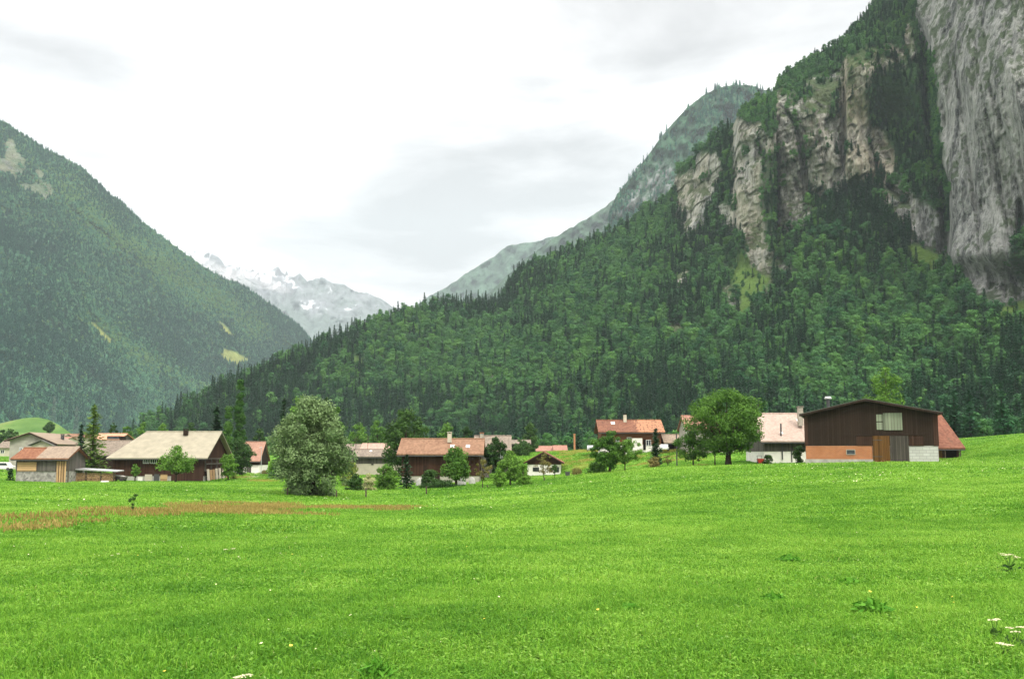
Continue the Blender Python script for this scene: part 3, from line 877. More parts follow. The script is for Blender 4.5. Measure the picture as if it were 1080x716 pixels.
PROF = {
    'round': lambda t: np.clip(np.sin(np.pi * np.clip(t * .93 + .05, 0, 1) ** .85), 0, 1) ** .55,
    'willow': lambda t: np.clip(np.sin(np.pi * np.clip(t * .86 + .12, 0, 1) ** .9), 0, 1) ** .6,
    'oval': lambda t: np.clip(np.sin(np.pi * np.clip(t * .94 + .03, 0, 1)), 0, 1) ** .7,
    'column': lambda t: np.clip(np.minimum(1, t * 2.2 + .5) * (1 - t) ** .5, 0, 1),
    'bush': lambda t: np.sqrt(np.clip(1 - t * t * .97, 0, 1)),
    'umbrella': lambda t: np.clip(np.sin(np.pi * np.clip(t * .75 + .22, 0, 1)), 0, 1) ** .8,
}


def broad_crown(rg, style, H, R, zb, nclump, nleaf, leaf, cr=.30, droop=0.0, squash=(1, 1), rough=.22, lean=(0, 0), out=1.0):
    prof = PROF[style]
    ts = rg.random(nclump * 6); keep = rg.random(len(ts)) < prof(ts) ** 1.3
    ts = ts[keep][:nclump]
    a = rg.random(len(ts)) * 2 * np.pi
    w = 1 + rough * vnoise(np.cos(a) * 1.7 + 5, np.sin(a) * 1.7, ts * 3, int(rg.integers(1000))) + rg.normal(size=len(ts)) * .05
    rr = prof(ts) * R * w * rg.random(len(ts)) ** .38
    rc = cr * R * (.55 + .75 * rg.random(len(ts)))
    rr = np.maximum(rr - rc * .6, 0)
    z = zb + (H - zb) * ts
    z = np.minimum(z, H - rc * .5)
    C = np.stack([np.cos(a) * rr * squash[0] + lean[0] * ts * R, np.sin(a) * rr * squash[1] + lean[1] * ts * R, z], 1)
    k = rg.choice(len(ts), nleaf, p=(rc ** 2) / (rc ** 2).sum())
    d = unit(rg, nleaf)
    c = C[k] + d * (rc[k] * rg.random(nleaf) ** .42)[:, None] * np.array([1, 1, .78])
    c[:, 2] -= droop * rg.random(nleaf) * rc[k]
    low = zb - .25 * R
    c[:, 2] = np.maximum(c[:, 2], max(low, .05))
    nrm = d * out + unit(rg, nleaf) * .8 + np.array([0, 0, .45]); nrm /= np.linalg.norm(nrm, axis=1, keepdims=True)
    ax = unit(rg, nleaf); ax[:, 2] -= 1.5 * droop
    tone_c = rg.random(len(ts))
    tone = np.clip(.55 * tone_c[k] + .45 * rg.random(nleaf), 0, 1)
    s = leaf * (.6 + .8 * rg.random(nleaf))
    return quads_from(c, nrm, ax, s, s * .5, tone), C


def conifer_crown(rg, H, R, zb, step, nb, leaf, droop=.35, taper=.95, gap=0.0):
    Vs, Qs, Ts, n0 = [], [], [], 0
    z = zb; i = 0
    while z < H - .1:
        t = (z - zb) / (H - zb)
        r = R * ((1 - t) ** taper) * (.85 + .3 * rg.random()) + .05 * R * (1 - t)
        n = max(3, int(nb * (1 - t * .6)))
        a0 = rg.random() * 6.28
        for k in range(n):
            a = a0 + 6.283 * k / n + rg.normal() * .2
            rl = r * (.75 + .4 * rg.random())
            if rg.random() < gap: continue
            m = max(2, int(rl / (leaf * .95)) + 1)
            u = (np.arange(m) + .4 + .3 * rg.random(m)) / m
            c = np.stack([np.cos(a) * rl * u, np.sin(a) * rl * u, z - droop * rl * u ** 1.3 + .1 * rl * rg.normal(size=m) * .4], 1)
            side = np.array([-np.sin(a), np.cos(a), 0]); fw = np.array([np.cos(a), np.sin(a), -droop])
            nr = np.repeat(np.array([[-.1 * np.cos(a), -.1 * np.sin(a), 1.0]]), m, 0) + rg.normal(size=(m, 3)) * .35
            nr /= np.linalg.norm(nr, axis=1, keepdims=True)
            ax = np.repeat(fw[None], m, 0) + rg.normal(size=(m, 3)) * .3
            s = leaf * (.75 + .5 * rg.random(m))
            w = s * (.75 - .35 * u)
            V, q, tn = quads_from(c, nr, ax, s, w, np.clip(.25 + .5 * u * rg.random(m) + .25 * rg.random(), 0, 1))
            Vs.append(V); Qs.append(q + n0); Ts.append(tn); n0 += len(V)
        z += step * (.8 + .4 * rg.random()) * (1 - .45 * t); i += 1
    c = np.array([[0, 0, H - leaf * .6]] * 4)
    V, q, tn = quads_from(c, unit(rg, 4) * np.array([1, 1, .1]) + 1e-6, np.repeat([[0., 0, 1]], 4, 0), np.full(4, leaf), np.full(4, leaf * .25), np.full(4, .5))
    Vs.append(V); Qs.append(q + n0); Ts.append(tn)
    return np.vstack(Vs), np.vstack(Qs), np.concatenate(Ts)


def trunk_shape(rg, H, r, top, limbs=(), fork=.35, sides=7, crook=.03):
    mb = MB()
    pts = []
    for i in range(6):
        t = i / 5
        pts.append((crook * H * math.sin(t * 4 + rg.random()) * t * .5, crook * H * math.cos(t * 3) * t * .5 - 0, -.25 + (top + .25) * t))
    mb.tube(pts, [r * 1.35 if i == 0 else r * (1 - .75 * i / 5) for i in range(6)], sides)
    for c in limbs:
        t = min(.9, max(fork, (c[2] - .35 * H) / max(top, .1) * .8))
        k = t * 5; i = min(4, int(k)); f = k - i
        p = [pts[i][j] * (1 - f) + pts[i + 1][j] * f for j in range(3)]
        md = [(p[j] + c[j]) / 2 for j in range(3)]; md[2] -= .06 * H
        mb.tube([p, md, tuple(c)], [r * .45 * (1.1 - t), r * .28, r * .08], 5)
    return mb


def leaf_object(name, VQT, mat, parent=None, link=True):
    V, q, t = VQT
    me = np_mesh(name, V, q, {'tone': t})
    return link_mesh(name, me, mat, parent, link)


SEED = [100]


def plant(name, label, cat, px, Y, top_py, wpx, style='round', mat='mid', group=None, zb=None, nclump=60, nleaf=4000, leaf=.16, cr=.30,
          droop=0.0, trunk=None, rough=.22, base=None, step=.5, nb=8, dr=.35, taper=.95, gap=0.0, lean=(0, 0), limbs=10, zoff=0.0, stems=1):
    """one tree or shrub: trunk + crown, sized from the survey"""
    SEED[0] += 1
    rg = np.random.default_rng(SEED[0])
    x, y, z = base or gpos(px, Y); z += zoff; Y = y
    zt = float(at(px, top_py, Y)[2])
    H = max(.5, zt - z); R = wpx * .5 * mpp(Y)
    o = empty(name, (x, y, z)); tag(o, label, cat, group)
    zb_ = (zb if zb is not None else .25) * H
    r0 = trunk if trunk else max(.03, (.016 if style == 'cone' else .035) * H)
    if style == 'cone':
        V, q, t = conifer_crown(rg, H, R, max(zb_, .1), step, nb, leaf, dr, taper, gap)
        trunk_shape(rg, H, r0, H * .93, crook=0).build('trunk', M_BARK, o, smooth_shade=True)
    else:
        (V, q, t), C = broad_crown(rg, style, H, R, zb_, nclump, nleaf, leaf, cr, droop, rough=rough, lean=lean)
        lim = [tuple(C[i]) for i in rg.choice(len(C), min(limbs, len(C)), replace=False)]
        if stems == 1:
            trunk_shape(rg, H, r0, H * .72, lim).build('trunk', M_BARK, o, smooth_shade=True)
        else:
            mb = MB()
            for c in lim:
                mb.tube([(c[0] * .12, c[1] * .12, -.2), (c[0] * .5, c[1] * .5, c[2] * .6), c], [r0 * .6, r0 * .4, r0 * .15], 5)
            mb.build('stems', M_BARK, o, smooth_shade=True)
    leaf_object('crown', (V, q, t), M_LEAF[mat], o)
    return o


# ------------------------------------------------------------------ trees around the village
P = plant
P('willow_tree', 'pale grey-green willow, leafy down to the ground, at the far field edge', 'willow', 329, 108, 417, 82, 'round', 'willow', zb=.02, nclump=170, nleaf=46000, leaf=.14, cr=.24, droop=.45, trunk=.2, rough=.22, limbs=12, stems=3)
P('poplar_tree', 'tallest slim poplar, a narrow column rising above the farmhouse gable', 'poplar', 251, 225, 391, 16, 'column', 'poplar', 'poplars by the farmhouse', zb=.04, nclump=110, nleaf=11000, leaf=.24, cr=.42, trunk=.25, rough=.35)
P('poplar_tree', 'shorter slim poplar standing close to the farmhouse gable, left of the tall one', 'poplar', 239.5, 222, 429, 15, 'column', 'poplar', 'poplars by the farmhouse', zb=.05, nclump=70, nleaf=6500, leaf=.26, cr=.5, trunk=.22, rough=.3)
P('spruce_tree', 'dark bushy conifer looking over the right end of the pale farmhouse roof', 'spruce', 227, 228, 428, 25, 'cone', 'spruce', zb=.06, step=.55, nb=12, leaf=.6, taper=.6, dr=.45)
P('round_tree', 'dark green round tree at the foot of the tall poplar', 'tree', 254, 212, 461, 31, 'oval', 'dark', zb=.05, nclump=60, nleaf=5000, leaf=.22, cr=.34)
P('garden_tree', 'small bright green tree beside the gable of the pale-roofed farmhouse', 'tree', 241, 186, 478, 21, 'round', 'bright', zb=.2, nclump=40, nleaf=2500, leaf=.18, cr=.34)
P('apple_tree', 'spreading fruit tree with bare stem in front of the pale-roofed farmhouse', 'fruit tree', 186, 172, 470, 46, 'umbrella', 'mid', zb=.30, nclump=70, nleaf=4200, leaf=.18, cr=.26, trunk=.18, rough=.5)
P('young_tree', 'narrow young tree with thick stem by the low dark wagon at the farmhouse', 'sapling', 143, 172, 489, 10, 'oval', 'mid', zb=.35, nclump=24, nleaf=900, leaf=.15, cr=.5, trunk=.14)
P('sapling', 'thin sapling with sparse leaf tufts alone in the open field', 'sapling', 142, 47, 516, 9, 'oval', 'dark', zb=.08, nclump=7, nleaf=420, leaf=.035, cr=.55, trunk=.012, limbs=6, rough=.5)
P('larch_tree', 'airy light green larch above the firewood stack', 'larch', 97, 186, 426, 40, 'cone', 'larch', zb=.06, step=.5, nb=11, leaf=.45, taper=.62, dr=.2, gap=.15)
P('spruce_tree', 'slender dark spruce left of the airy larch, behind the stone shed', 'spruce', 84, 182, 447, 21, 'cone', 'spruce', zb=.03, step=.5, nb=11, leaf=.42, taper=.75, dr=.4)
P('spruce_tree', 'dark conifer half hidden behind the left side of the willow', 'spruce', 298, 190, 420, 30, 'cone', 'spruce', zb=.05, step=.6, nb=10, leaf=.5, taper=.9, dr=.4, gap=.1)
P('tall_tree', 'mid green tree peering over the top left of the willow', 'tree', 314, 200, 419, 42, 'oval', 'mid', zb=.1, nclump=70, nleaf=5000, leaf=.24, cr=.28)
P('spruce_tree', 'dark conifer tip rising behind the right shoulder of the willow', 'spruce', 343, 195, 419, 24, 'cone', 'spruce', zb=.1, step=.6, nb=10, leaf=.5)
P('tall_tree', 'green tree behind the right side of the willow, left of the grey barn', 'tree', 352, 200, 426, 26, 'oval', 'mid', zb=.1, nclump=50, nleaf=3500, leaf=.24, cr=.3)
P('shade_tree', 'big dark green tree at the left end of the orange-roofed house', 'tree', 428, 185, 432, 56, 'round', 'dark', zb=.08, nclump=110, nleaf=8500, leaf=.24, cr=.22, trunk=.35, rough=.35)
P('shrub', 'yellow-green shrub between the willow and the grey barn', 'shrub', 370, 140, 486, 24, 'bush', 'yellow', zb=.02, nclump=40, nleaf=2300, leaf=.15, cr=.32, stems=3)
P('shrub', 'low dark shrub left of the cream-flowered bush', 'shrub', 375, 124, 500, 20, 'bush', 'dark', zb=.02, nclump=34, nleaf=2200, leaf=.12, cr=.34, stems=3)
P('flowering_bush', 'cream-flowered bush in front of the grey barn', 'bush', 389, 126, 499, 19, 'bush', 'cream', zb=.03, nclump=34, nleaf=2000, leaf=.12, cr=.34, stems=3)
P('round_bush', 'round bright green bush in front of the grey barn, right of the cream-flowered one', 'bush', 407, 128, 490, 27, 'round', 'mid', zb=.02, nclump=60, nleaf=4500, leaf=.13, cr=.28, stems=3)
P('spruce_tree', 'small dense spruce before the left end of the orange-roofed house', 'spruce', 429, 130, 478, 22, 'cone', 'spruce', zb=.04, step=.35, nb=10, leaf=.28, taper=.8)
P('shrub', 'dark shrub below the brown wall of the orange-roofed house', 'shrub', 455, 133, 495, 27, 'bush', 'dark', zb=.02, nclump=44, nleaf=3000, leaf=.13, cr=.3, stems=3)
P('low_hedge', 'low dark hedge strip under the orange-roofed house', 'hedge', 468, 131, 506, 44, 'bush', 'dark', zb=.02, nclump=50, nleaf=2600, leaf=.11, cr=.18, stems=5)
P('garden_tree', 'rounded tree in front of the right half of the orange roof', 'tree', 481, 134, 471, 36, 'round', 'mid', zb=.12, nclump=80, nleaf=6000, leaf=.14, cr=.26, trunk=.2)
P('young_tree', 'thin yellowish young tree at the right end of the orange-roofed house', 'sapling', 509, 126, 482, 18, 'oval', 'russet', zb=.32, nclump=24, nleaf=900, leaf=.11, cr=.3, trunk=.07, rough=.5)
P('shade_tree', 'dark green tree right of the orange-roofed house', 'tree', 523, 158, 461, 28, 'oval', 'dark', zb=.06, nclump=60, nleaf=4200, leaf=.18, cr=.3)
P('fruit_tree', 'fresh green tree with dark stem left of the white cottage', 'fruit tree', 538, 125, 475, 37, 'umbrella', 'mid', zb=.2, nclump=80, nleaf=5200, leaf=.13, cr=.24, trunk=.13, rough=.35)
P('shrub', 'bluish green pointed shrub at the foot of the fresh green fruit tree', 'shrub', 526, 121, 494, 19, 'oval', 'bright', zb=.02, nclump=34, nleaf=2100, leaf=.11, cr=.34, stems=3)
P('shrub', 'loose yellow-green bush left of the white cottage wall', 'shrub', 552, 122, 489, 22, 'bush', 'bright', zb=.03, nclump=30, nleaf=1500, leaf=.12, cr=.3, rough=.5, stems=4)
P('young_tree', 'reddish sapling in front of the white cottage, centred under its gable', 'sapling', 573, 150, 478, 22, 'umbrella', 'russet', zb=.3, nclump=26, nleaf=800, leaf=.12, cr=.28, trunk=.06, rough=.5)
P('young_tree', 'small dark green sapling near the right corner of the white cottage', 'sapling', 585, 132, 490, 9, 'oval', 'dark', zb=.2, nclump=16, nleaf=600, leaf=.11, cr=.45, trunk=.05)
P('round_tree', 'round dark tree behind the white cottage, before a brown roof', 'tree', 550, 262, 463, 22, 'round', 'dark', zb=.05, nclump=40, nleaf=2200, leaf=.26, cr=.32)
P('fruit_tree', 'full leafy fruit tree hiding the left end of the brown chalet', 'fruit tree', 643, 130, 454, 38, 'round', 'mid', 'fruit trees below the chalet', zb=.14, nclump=100, nleaf=7500, leaf=.14, cr=.22, trunk=.18, rough=.35)
P('fruit_tree', 'drooping fruit tree with a thin dark stem, touching the full one below the chalet', 'fruit tree', 659, 129, 462, 34, 'umbrella', 'mid', 'fruit trees below the chalet', zb=.34, nclump=70, nleaf=4200, leaf=.13, cr=.22, droop=.2, trunk=.10, rough=.45, lean=(.2, 0))
P('shrub', 'rounded shrub at the foot of the full leafy fruit tree', 'shrub', 630, 133, 487, 26, 'bush', 'mid', zb=.02, nclump=44, nleaf=2600, leaf=.12, cr=.28, stems=3)
P('flowering_bush', 'small bush with pale and reddish blossom in the meadow right of the cottage', 'bush', 608, 148, 493, 16, 'bush', 'russet', zb=.02, nclump=26, nleaf=1300, leaf=.11, cr=.36, stems=3)
P('cypress_tree', 'narrow conical cypress in front of the brown chalet', 'cypress', 692, 168, 452, 15, 'cone', 'spruce', zb=.02, step=.28, nb=12, leaf=.30, taper=.6, dr=-.6)
P('flowering_bush', 'low rusty bush at the foot of the cypress', 'bush', 690, 164, 482, 19, 'bush', 'russet', zb=.02, nclump=26, nleaf=1200, leaf=.12, cr=.34, stems=3)
P('young_tree', 'spindly sapling between the cypress and the black pole', 'sapling', 704, 160, 479, 13, 'umbrella', 'russet', zb=.4, nclump=16, nleaf=380, leaf=.11, cr=.3, trunk=.05)
P('garden_tree', 'smaller light tree just left of the great round tree', 'fruit tree', 731, 149, 455, 38, 'umbrella', 'mid', zb=.22, nclump=70, nleaf=4200, leaf=.15, cr=.25, trunk=.13, rough=.4)
P('garden_tree', 'slim tree half covered by the left side of the great round tree', 'fruit tree', 754, 156, 452, 28, 'oval', 'mid', zb=.35, nclump=50, nleaf=3000, leaf=.15, cr=.28, trunk=.12)
P('great_tree', 'great round green tree with a stout forked trunk, the largest crown in the meadow', 'tree', 768, 148, 411, 94, 'round', 'mid', zb=.22, nclump=240, nleaf=26000, leaf=.17, cr=.17, trunk=.48, rough=.28, limbs=24)
P('tall_tree', 'bright leafy tree rising behind the ridge of the dark barn', 'tree', 936, 215, 388, 50, 'round', 'mid', zb=.2, nclump=110, nleaf=7500, leaf=.26, cr=.22, rough=.35)
P('shrub', 'low dark shrub beside the red cart at the pink-roofed house', 'shrub', 810, 150, 480, 14, 'bush', 'dark', zb=.02, nclump=26, nleaf=1500, leaf=.12, cr=.36, stems=3)
P('dark_bush', 'dark leafy bush in a tub between the pink-roofed house and the dark barn', 'bush', 843, 138, 469, 15, 'oval', 'dark', zb=.2, nclump=30, nleaf=1700, leaf=.12, cr=.36, stems=3)
P('hill_tree', 'lone round tree on the distant pasture hill', 'tree', 52, 0, 445, 14, 'round', 'dark', base=tuple(float(v) for v in at(52, 456.5, 600)), zb=.08, nclump=40, nleaf=1600, leaf=.55, cr=.3)
P('hill_tree', 'clump-like tree at the left foot of the pasture hill, beside the far village', 'tree', 12, 0, 452, 17, 'bush', 'dark', base=tuple(float(v) for v in at(12, 466, 480)), zb=.05, nclump=40, nleaf=1600, leaf=.5, cr=.3)
P('hill_tree', 'dark tree cut by the left edge of the picture, before the far village', 'tree', 1, 0, 453, 11, 'round', 'dark', base=tuple(float(v) for v in at(1, 474, 400)), zb=.05, nclump=40, nleaf=1600, leaf=.4, cr=.3)
P('shrub', 'small grassy bush beside the pale driveway near the lamp post', 'shrub', 279, 225, 496, 11, 'bush', 'russet', zb=.02, nclump=20, nleaf=800, leaf=.16, cr=.4, stems=3)
P('shrub', 'small yellow-green bush beside the driveway, left of the gravel', 'shrub', 247, 190, 498, 9, 'bush', 'yellow', zb=.02, nclump=20, nleaf=800, leaf=.14, cr=.4, stems=3)
P('shrub', 'loose bright bush between the lamp post and the willow', 'shrub', 290, 205, 484, 20, 'bush', 'bright', zb=.02, nclump=34, nleaf=1800, leaf=.17, cr=.32, stems=3)
P('cypress_tree', 'far dark cypress beside an orange chimney beyond the meadow', 'cypress', 610, 325, 459, 11, 'cone', 'spruce', zb=.02, step=.5, nb=10, leaf=.5, taper=.6, dr=-.4)
P('shrub', 'dark weed bush left of the stone shed', 'shrub', 12, 168, 494, 9, 'bush', 'dark', zb=.02, nclump=20, nleaf=900, leaf=.14, cr=.4, stems=3)
for px_, Y_, t_, w_, st_, mt_, lb in [(118, 330, 446, 13, 'oval', 'dark', 'dark tree behind the grey roof with the dormer'), (133, 340, 447, 16, 'round', 'mid', 'round tree peeping over the left end of the pale farmhouse roof'),
                                      (150, 350, 444, 18, 'round', 'mid', 'broad tree behind the left part of the pale farmhouse ridge'), (170, 360, 447, 17, 'oval', 'mid', 'tree behind the chimney of the pale-roofed farmhouse'),
                                      (200, 350, 446, 20, 'round', 'dark', 'dark tree behind the right part of the pale farmhouse ridge'), (273, 300, 452, 18, 'round', 'dark', 'dark tree above the brown roof by the driveway'),
                                      (378, 330, 446, 26, 'round', 'mid', 'rounded tree behind the grey barn with the aerials'), (398, 340, 443, 24, 'round', 'mid', 'pale rounded tree right behind the pinkish far roof'),
                                      (470, 280, 446, 26, 'round', 'mid', 'rounded tree above the ridge of the orange roof'), (492, 250, 448, 14, 'oval', 'dark', 'dark tree above the orange roof, right of its tall chimney'), (560, 300, 446, 20, 'round', 'dark', 'brownish dark tree above the white cottage gable')]:
    P('village_tree', lb, 'tree', px_, Y_, t_, w_, st_, mt_, zb=.05, nclump=45, nleaf=2200, leaf=.34, cr=.3)

# ------------------------------------------------------------------ forest
PROTO = {}


def protos():
    out = {'spruce': [], 'broad': [], 'light': []}
    for k in range(5):
        rg = np.random.default_rng(900 + k)
        H = 1.0
        V, q, t = conifer_crown(rg, 24, 3.5 + .4 * k, 1.2, 1.0 + .12 * (k % 3), 8, .95, .45, .85 + .08 * (k % 2), .05)
        out['spruce'].append(((V, q, t), trunk_shape(rg, 24, .3, 22, crook=0, sides=5)))
    for k in range(5):
        rg = np.random.default_rng(950 + k)
        (V, q, t), C = broad_crown(rg, ['round', 'oval', 'round', 'oval', 'round'][k], 13.5, 5.8, 1.0, 18, 1100, .66, .42, rough=.45, out=2.2)
        out['broad'].append(((V, q, t), trunk_shape(rg, 17, .28, 12, [tuple(c) for c in C[:4]], sides=5)))
    return out


PR = protos()


def proto_object(nm, kind, k, leafmat):
    (V, q, t), tr = PR['spruce' if kind == 'spruce' else 'broad'][k]
    n = len(V)
    tv = np.array(tr.v); tq = [f for f in tr.f if len(f) == 4]
    me = np_mesh(nm, np.vstack([V, tv]), np.vstack([q, np.array(tq) + n]), {'tone': np.concatenate([t, np.full(len(tv), .5)])})
    me.materials.append(M_LEAF[leafmat]); me.materials.append(M_BARK)
    mi = np.zeros(len(me.polygons), np.int32); mi[len(q):] = 1
    me.polygons.foreach_set('material_index', mi)
    o = bpy.data.objects.new(nm, me)
    return o


COLL = {}


def proto_collection(nm, objs):
    c = bpy.data.collections.new(nm)
    for o in objs: c.objects.link(o)
    COLL[nm] = c
    return c


forest_objs = [proto_object('a%02d_spruce' % k, 'spruce', k, 'forest_spruce') for k in range(5)] + \
              [proto_object('b%02d_broad' % k, 'broad', k, 'forest_broad') for k in range(5)] + \
              [proto_object('c%02d_light' % k, 'broad', k, 'forest_light') for k in range(5)]
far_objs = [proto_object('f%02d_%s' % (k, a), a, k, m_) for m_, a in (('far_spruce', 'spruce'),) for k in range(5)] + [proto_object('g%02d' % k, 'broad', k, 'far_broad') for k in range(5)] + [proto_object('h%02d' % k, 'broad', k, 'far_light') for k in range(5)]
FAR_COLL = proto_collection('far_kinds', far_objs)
FOREST_COLL = proto_collection('forest_kinds', forest_objs)


def scatter(name, coll, pts, rot, scl, idx):
    me = bpy.data.meshes.new(name)
    n = len(pts)
    me.vertices.add(n); me.vertices.foreach_set('co', np.asarray(pts, np.float32).ravel())
    a = me.attributes.new('turn', 'FLOAT_VECTOR', 'POINT'); a.data.foreach_set('vector', np.asarray(rot, np.float32).ravel())
    a = me.attributes.new('grow', 'FLOAT_VECTOR', 'POINT'); a.data.foreach_set('vector', np.asarray(scl, np.float32).ravel())
    a = me.attributes.new('which', 'INT', 'POINT'); a.data.foreach_set('value', np.asarray(idx, np.int32))
    me.update()
    o = bpy.data.objects.new(name, me); ROOT.objects.link(o)
    g = bpy.data.node_groups.new(name + '_scatter', 'GeometryNodeTree')
    g.interface.new_socket('Geometry', in_out='INPUT', socket_type='NodeSocketGeometry')
    g.interface.new_socket('Geometry', in_out='OUTPUT', socket_type='NodeSocketGeometry')
    gi = g.nodes.new('NodeGroupInput'); go = g.nodes.new('NodeGroupOutput')
    ip = g.nodes.new('GeometryNodeInstanceOnPoints')
    ci = g.nodes.new('GeometryNodeCollectionInfo'); ci.inputs['Collection'].default_value = coll
    ci.inputs['Separate Children'].default_value = True; ci.inputs['Reset Children'].default_value = True

    def na(nm, typ):
        x = g.nodes.new('GeometryNodeInputNamedAttribute'); x.data_type = typ; x.inputs['Name'].default_value = nm
        return [s for s in x.outputs if s.enabled and s.name == 'Attribute'][0]
    er = g.nodes.new('FunctionNodeEulerToRotation')
    g.links.new(na('turn', 'FLOAT_VECTOR'), er.inputs[0])
    g.links.new(gi.outputs[0], ip.inputs['Points']); g.links.new(ci.outputs[0], ip.inputs['Instance'])
    ip.inputs['Pick Instance'].default_value = True
    g.links.new(na('which', 'INT'), ip.inputs['Instance Index'])
    g.links.new(er.outputs[0], ip.inputs['Rotation']); g.links.new(na('grow', 'FLOAT_VECTOR'), ip.inputs['Scale'])
    g.links.new(ip.outputs[0], go.inputs[0])
    md = o.modifiers.new('scatter', 'NODES'); md.node_group = g
    return o


def sample_surface(P3, nwant, rg):
    """random points on a grid surface, evenly per area seen from above/along the slope; returns points and fractional grid indices"""
    d1 = P3[1:, :-1] - P3[:-1, :-1]; d2 = P3[:-1, 1:] - P3[:-1, :-1]
    area = np.linalg.norm(np.cross(d1, d2), axis=2)
    cum = np.cumsum(area.ravel()); tot = cum[-1]
    k = np.searchsorted(cum, rg.random(nwant) * tot)
    i, j = np.unravel_index(k, area.shape)
    u, v = rg.random(nwant), rg.random(nwant)
    p = P3[i, j] + d1[i, j] * u[:, None] + d2[i, j] * v[:, None]
    nrm = np.cross(d2, d1)[i, j]; nrm /= np.linalg.norm(nrm, axis=1, keepdims=True) + 1e-9
    return p, i, j, np.abs(nrm[:, 2]), tot


rg = np.random.default_rng(1234)
# wooded slope of the cliff mountain (plus the flat ground at its foot)
p, i, j, nz, tot = sample_surface(AP, 90000, rg)
PXs, PYs = AX[i, j], APY[i, j]
rk, gs = rockm[i, j], grassm[i, j]
sp = 0.24 + .9 * fbm(p[:, 0] * .009, p[:, 1] * .009, p[:, 2] * .012, 4, 71)
def bump2(cx, cy, rx, ry): return np.exp(-((PXs - cx) / rx) ** 2 - ((PYs - cy) / ry) ** 2)
sp += .45 * bump2(905, 215, 40, 45) + .5 * bump2(1040, 420, 110, 45) + .55 * bump2(480, 318, 70, 12) + .35 * bump2(280, 420, 70, 40) + .6 * bump2(820, 345, 30, 25) + .4 * bump2(700, 400, 40, 30)
sp -= .5 * bump2(950, 380, 60, 40) + .5 * bump2(860, 410, 60, 25) + .35 * bump2(620, 340, 50, 60) + .45 * bump2(450, 350, 60, 22) + .3 * bump2(560, 440, 120, 25) + .35 * bump2(790, 100, 50, 40) + .4 * bump2(420, 370, 40, 25) + .3 * bump2(840, 70, 40, 30)
kind = np.where(rg.random(len(p)) < np.clip(sp, .04, .96), 0, 1)
lightp = .10 + .30 * (fbm(p[:, 0] * .02, p[:, 1] * .02, octaves=3, seed=77) > .12) + .35 * bump2(960, 375, 70, 25) + .3 * bump2(440, 350, 50, 25) + .25 * bump2(620, 400, 90, 40)
kind = np.where((kind == 1) & (rg.random(len(p)) < lightp), 2, kind)
open_ = smooth(.25, .55, rk)
keep = rg.random(len(p)) < (1 - open_) * (1 - .93 * smooth(.2, .6, gs)) * (.7 + .3 * np.minimum(1, nz * 1.6))
shrubs = (open_ > .5) & (PXs < 960) & (fbm(p[:, 0] * .05, p[:, 2] * .05, octaves=3, seed=79) > .30) & (rg.random(len(p)) < .16)
keep |= shrubs
keep &= (PXs < 1230)
# never two trees in one spot
p, kind, PXs, PYs, shrubs, gs = p[keep], kind[keep], PXs[keep], PYs[keep], shrubs[keep], gs[keep]
h = np.where(kind == 0, .44 + .36 * rg.random(len(p)), .50 + .62 * rg.random(len(p)) ** 1.4)
h *= np.where(PYs < 130, .72, 1.0) * np.where((PYs < 200) & (PXs > 760), .72, 1.0)
h = np.where(shrubs, .16 + .14 * rg.random(len(p)), h)
h = np.where(gs > .3, h * .45, h)
order = rg.permutation(len(p)); cell = {}
sel = []
for k in order:
    d = 4.4 if kind[k] == 0 else 6.4
    key = (int(p[k, 0] // 5.0), int(p[k, 1] // 5.0), int(p[k, 2] // 5.0))
    ok = True
    for a in (-1, 0, 1):
        for b_ in (-1, 0, 1):
            for c_ in (-1, 0, 1):
                for mth in cell.get((key[0] + a, key[1] + b_, key[2] + c_), ()):
                    if ((p[k] - p[mth]) ** 2).sum() < d * d * (h[k] + .18) ** 2: ok = False; break
    if ok: cell.setdefault(key, []).append(k); sel.append(k)
sel = np.array(sel)
p, kind, h, PXs, PYs = p[sel], kind[sel], h[sel], PXs[sel], PYs[sel]
# trees on the flat at the foot of the slope
fx, fy = [], []
for _ in range(2600):
    Yq = rg.uniform(300, 660); pq = rg.uniform(60, 1200)
    lim = np.interp(pq, [60, 200, 330, 620, 720, 800, 1000, 1200], [480, 470, 420, 400, 330, 290, 250, 240])
    top = np.interp(pq, [60, 300, 450, 600, 750, 900, 1080, 1200], [640, 640, 640, 600, 500, 420, 370, 350])
    if Yq < lim or Yq > top: continue
    fx.append(float(at(pq, 470, Yq)[0])); fy.append(Yq)
fx, fy = np.array(fx), np.array(fy)
fz = ground_z(fx, fy)
nf = len(fx)
kf = np.where(rg.random(nf) < .38, 0, np.where(rg.random(nf) < .3, 2, 1))
hf = .42 + .32 * rg.random(nf)
hf *= np.interp(to_px(fx, fy, fz)[0], [60, 300, 420, 700, 900], [.52, .6, .8, 1, 1])
p = np.vstack([p, np.stack([fx, fy, fz - .3], 1)]); kind = np.concatenate([kind, kf]); h = np.concatenate([h, hf])
wid = h * (.85 + .55 * rg.random(len(p)))
var = rg.integers(0, 5, len(p))
p[:, 2] -= .6 * h
print('forest trees', len(p))

